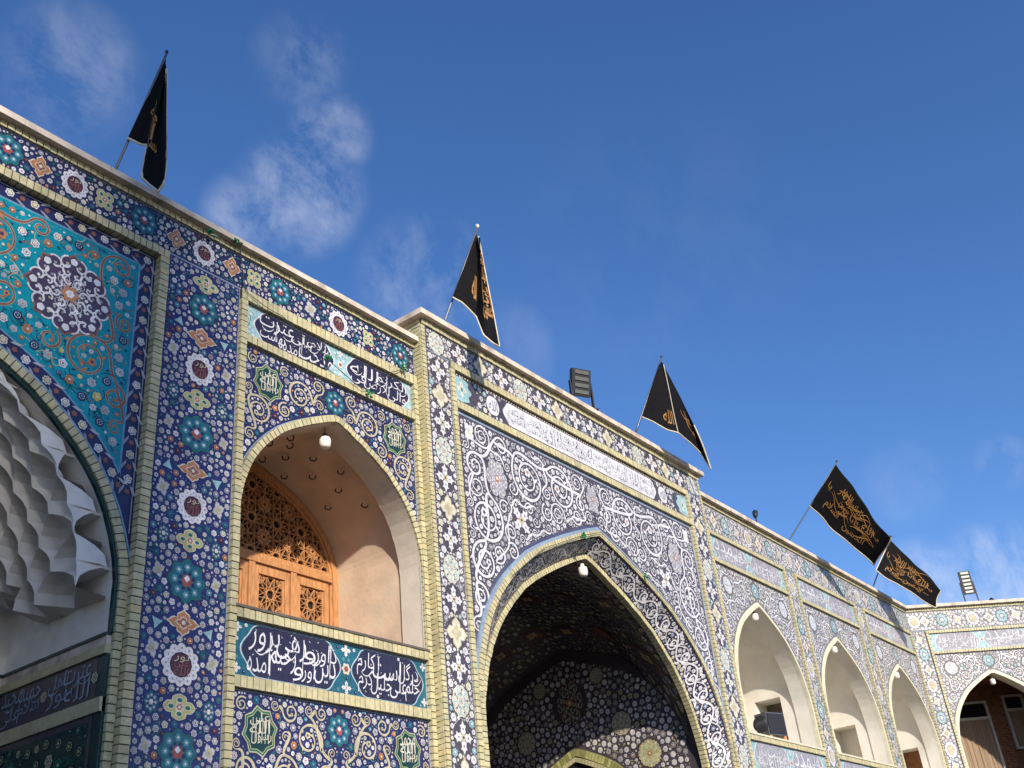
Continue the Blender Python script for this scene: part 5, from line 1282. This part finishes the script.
# ================================================================== FLOODLIGHTS on the roof edge
def floodlight(loc, yaw, tilt, w, h, n, label):
    t = thing('floodlight', label, 'floodlight', loc, 'floodlights on the roof edge')
    M = Matrix.Translation(loc) @ Matrix.Rotation(yaw, 4, 'Z'); hz = .25 + h / 2; T = M @ Matrix.Translation((0, 0, hz)) @ Matrix.Rotation(tilt, 4, 'X')
    def bx(mb, Mx, lo, hi, m):
        k = len(mb.v); mb.box(lo, hi, m); mb.v[k:] = [tuple(Mx @ Vector(p)) for p in mb.v[k:]]
    mb = MB(); bx(mb, T, (-w / 2, -.045, -h / 2), (w / 2, .03, h / 2), 'dark_metal')
    for k in range(9): z = -h / 2 + h * (k + .5) / 9; bx(mb, T, (-w / 2 + .02, .031, z - .006), (w / 2 - .02, .09, z + .006), 'dark_metal')
    bx(mb, T, (-w * .3, .091, -h * .28), (w * .3, .15, h * .28), 'dark_metal')
    mb.build('housing', t)
    for k in range(n):
        z = -h / 2 + h * (k + .5) / n; s = h / n * .27; mb = MB(); bx(mb, T, (-w / 2 + .05, -.058, z - s), (w / 2 - .045, -.046, z + s), 'lens' if n > 4 else 'lens_shaded'); mb.build('lens', t)
    mb = MB()
    for sg in (-1, 1): bx(mb, M, (sg * (w / 2 + .02) - .012, -.025, .02), (sg * (w / 2 + .02) + .012, .025, hz + .02), 'dark_metal')
    bx(mb, M, (-w / 2 - .10, -.04, 0), (w / 2 + .10, .04, .019), 'dark_metal'); mb.build('bracket', t)
    return t


floodlight((13.30, 7.86, 9.72), math.radians(-25), math.radians(14), .36, .46, 4, 'dark floodlight with four lens bars on the portal roof between two flags')
q = FC(2.02, 9.394, -.04); floodlight(q, math.radians(-62), math.radians(4), .30, .62, 6, 'tall floodlight with six bright lens bars on the corner roof')
t = thing('spotlight', 'tiny dark spotlight on a short post on the arcade roof', 'spotlight', (19.9, 7.95, 9.39))
mb = MB(); mb.tube([(19.9, 8.0, 9.385), (19.9, 8.0, 9.60)], .014, 'dark_metal', 8); mb.build('post', t)
mb = MB(); mb.tube([(19.83, 7.98, 9.60), (19.88, 7.99, 9.66), (19.93, 8.0, 9.74), (19.94, 8.0, 9.78)], [.035, .055, .06, .03], 'dark_metal', 10); mb.build('lamp_head', t, True)
q = Vector(FC(2.58, 9.394, -.02)); t = thing('cable_box', 'small dark cable box lying on the corner roof edge right of the floodlight', 'box', tuple(q))
mb = MB(); mb.box(q + Vector((-.07, -.05, 0)), q + Vector((.07, .05, .06)), 'dark_metal'); mb.box(q + Vector((-.05, -.03, .061)), q + Vector((.05, .03, .085)), 'dark_metal'); mb.tube([q + Vector((.07, 0, .03)), q + Vector((.16, .05, .012)), q + Vector((.3, .3, .01))], .012, 'dark_metal', 6); mb.build('housing', t)

# loudspeaker standing in the first white niche
t = thing('horn_loudspeaker', 'grey loudspeaker box with a round horn on a wooden stand in the white niche', 'loudspeaker', (19.62, 8.5, 4.985))
mb = MB(); c = Vector((19.62, 8.5, 5.40)); R = Matrix.Rotation(math.radians(-18), 4, 'Z') @ Matrix.Scale(.84, 4)
def rb(mb, lo, hi, m):
    k = len(mb.v); mb.box(lo, hi, m); mb.v[k:] = [tuple(c + (R @ Vector(p))) for p in mb.v[k:]]
rb(mb, (-.30, -.17, -.22), (.30, .17, .28), 'lead_grey'); rb(mb, (-.27, -.19, -.19), (.27, -.171, .25), 'dark_metal'); mb.build('cabinet', t)
mb = MB(); mb.tube([c + R @ Vector((-.30, -.05, .02)), c + R @ Vector((-.36, -.06, .02)), c + R @ Vector((-.42, -.08, .02)), c + R @ Vector((-.425, -.08, .02))], [.08, .11, .155, .14], 'dark_metal', 18); mb.build('horn', t, True)
mb = MB()
for x, y in ((-.24, -.14), (.24, -.12), (-.24, .12), (.24, .12)): rb(mb, (x - .035, y - .025, -.495), (x + .035, y + .025, -.222), 'wood')
rb(mb, (-.12, -.10, -.495), (.20, .10, -.30), 'plaster'); mb.build('stand', t)


# ================================================================== decorative light strings
def string_light(pts, label, clips, sag=.03):
    t = thing('string_light', label, 'string light', pts[0], 'light strings on the tiles'); mb = MB(); P = []
    for a, b in zip(pts[:-1], pts[1:]):
        a, b = Vector(a), Vector(b)
        for k in range(9): f = k / 8; P.append(a.lerp(b, f) - Vector((0, 0, sag * 4 * f * (1 - f))))
    P = [p for i, p in enumerate(P) if i == 0 or (p - P[i - 1]).length > 1e-4]
    mb.tube(P, .005, 'wire', 5); mb.build('wire', t)
    for x, y, z in clips:
        mb = MB(); rng = random.Random(int(x * 100))
        for k in range(7): a = Vector((x, y, z)) + Vector((rng.uniform(-.05, .05), rng.uniform(-.03, .0), rng.uniform(-.04, .04))); mb.tube([a, a + Vector((rng.uniform(-.03, .03), -.02, rng.uniform(-.03, .03)))], .014, 'led_green', 6)
        mb.build('green_bulb', t)
    return t


string_light([(5.40, 7.95, 8.80), (5.62, 7.93, 8.98), (5.92, 7.93, 9.36), (6.24, 7.92, 9.26), (6.36, 7.94, 8.7), (6.9, 7.93, 8.60), (8.2, 7.93, 8.12), (8.75, 7.93, 8.6), (9.0, 7.93, 8.8), (9.22, 7.93, 9.1)], 'thin wire with small green bulbs looped across the blue tiles above the lattice window', [(5.83, 7.93, 9.2), (6.2, 7.92, 9.3), (7.6, 7.92, 8.3), (8.3, 7.93, 8.1), (8.95, 7.92, 8.72)])
ap = [(PC + o, 7.80, float(np.interp(abs(o), [a * (PHW + .05) for a, b in HALF], [PZS + b * (PR + .05) for a, b in HALF]))) for o in (-2.4, -1.6, -.55, 0, .55, 1.15, 1.9, 2.5)]
string_light(ap, 'thin wire with small green bulbs strung along the portal arch rim', [ap[2], ap[5]], .0)

# ================================================================== unseen minaret across the court, placed to throw the soft shade over the left wing
dist = 80.0; hx = SUN_TRAVEL.x / math.hypot(SUN_TRAVEL.x, SUN_TRAVEL.y); hy = SUN_TRAVEL.y / math.hypot(SUN_TRAVEL.x, SUN_TRAVEL.y)
bx_, by_ = 5.1 - hx * dist, 8.0 - hy * dist
t = thing('minaret', 'slender tiled minaret unseen behind the viewer, placed to shade the left wing', 'minaret', (bx_, by_, 0))
mb = MB(); lathe(mb, [(1.9, 0), (1.9, 6), (1.05, 7), (1.0, 30), (1.0, 50), (1.6, 52), (1.6, 53), (.9, 53.1), (.9, 57), (1.15, 58), (.8, 60), (.35, 62), (.001, 63.5)], (bx_, by_, 0), 'tile_teal', 24); mb.build('shaft', t)

ddx = math.hypot(hx, hy); bx2, by2 = -2.7 - hx * 84.0, 8.0 - hy * 84.0; cosv = abs(hy)  # unseen dome, shaped so that its shadow falls over the great iwan
t = thing('domed_shrine', 'domed shrine unseen behind the viewer beside the slender minaret, placed to shade the left wing', 'shrine', (bx2, by2, 0))
rr_ = 7.2 * cosv; zd = 5.0 + .489 * 84.0
mb = MB(); lathe(mb, [(rr_ * 1.5, 0), (rr_ * 1.5, 16), (rr_ * 1.02, 17), (rr_, 19), (rr_, zd)], (bx2, by2, 0), 'stone', 48); mb.build('drum', t)
mb = MB(); lathe(mb, [(rr_ * math.cos(a), zd + 6.2 * math.sin(a)) for a in np.linspace(0, 1.56, 18)] + [(.001, zd + 7.2)], (bx2, by2, 0), 'gold', 48); mb.build('dome', t, True)
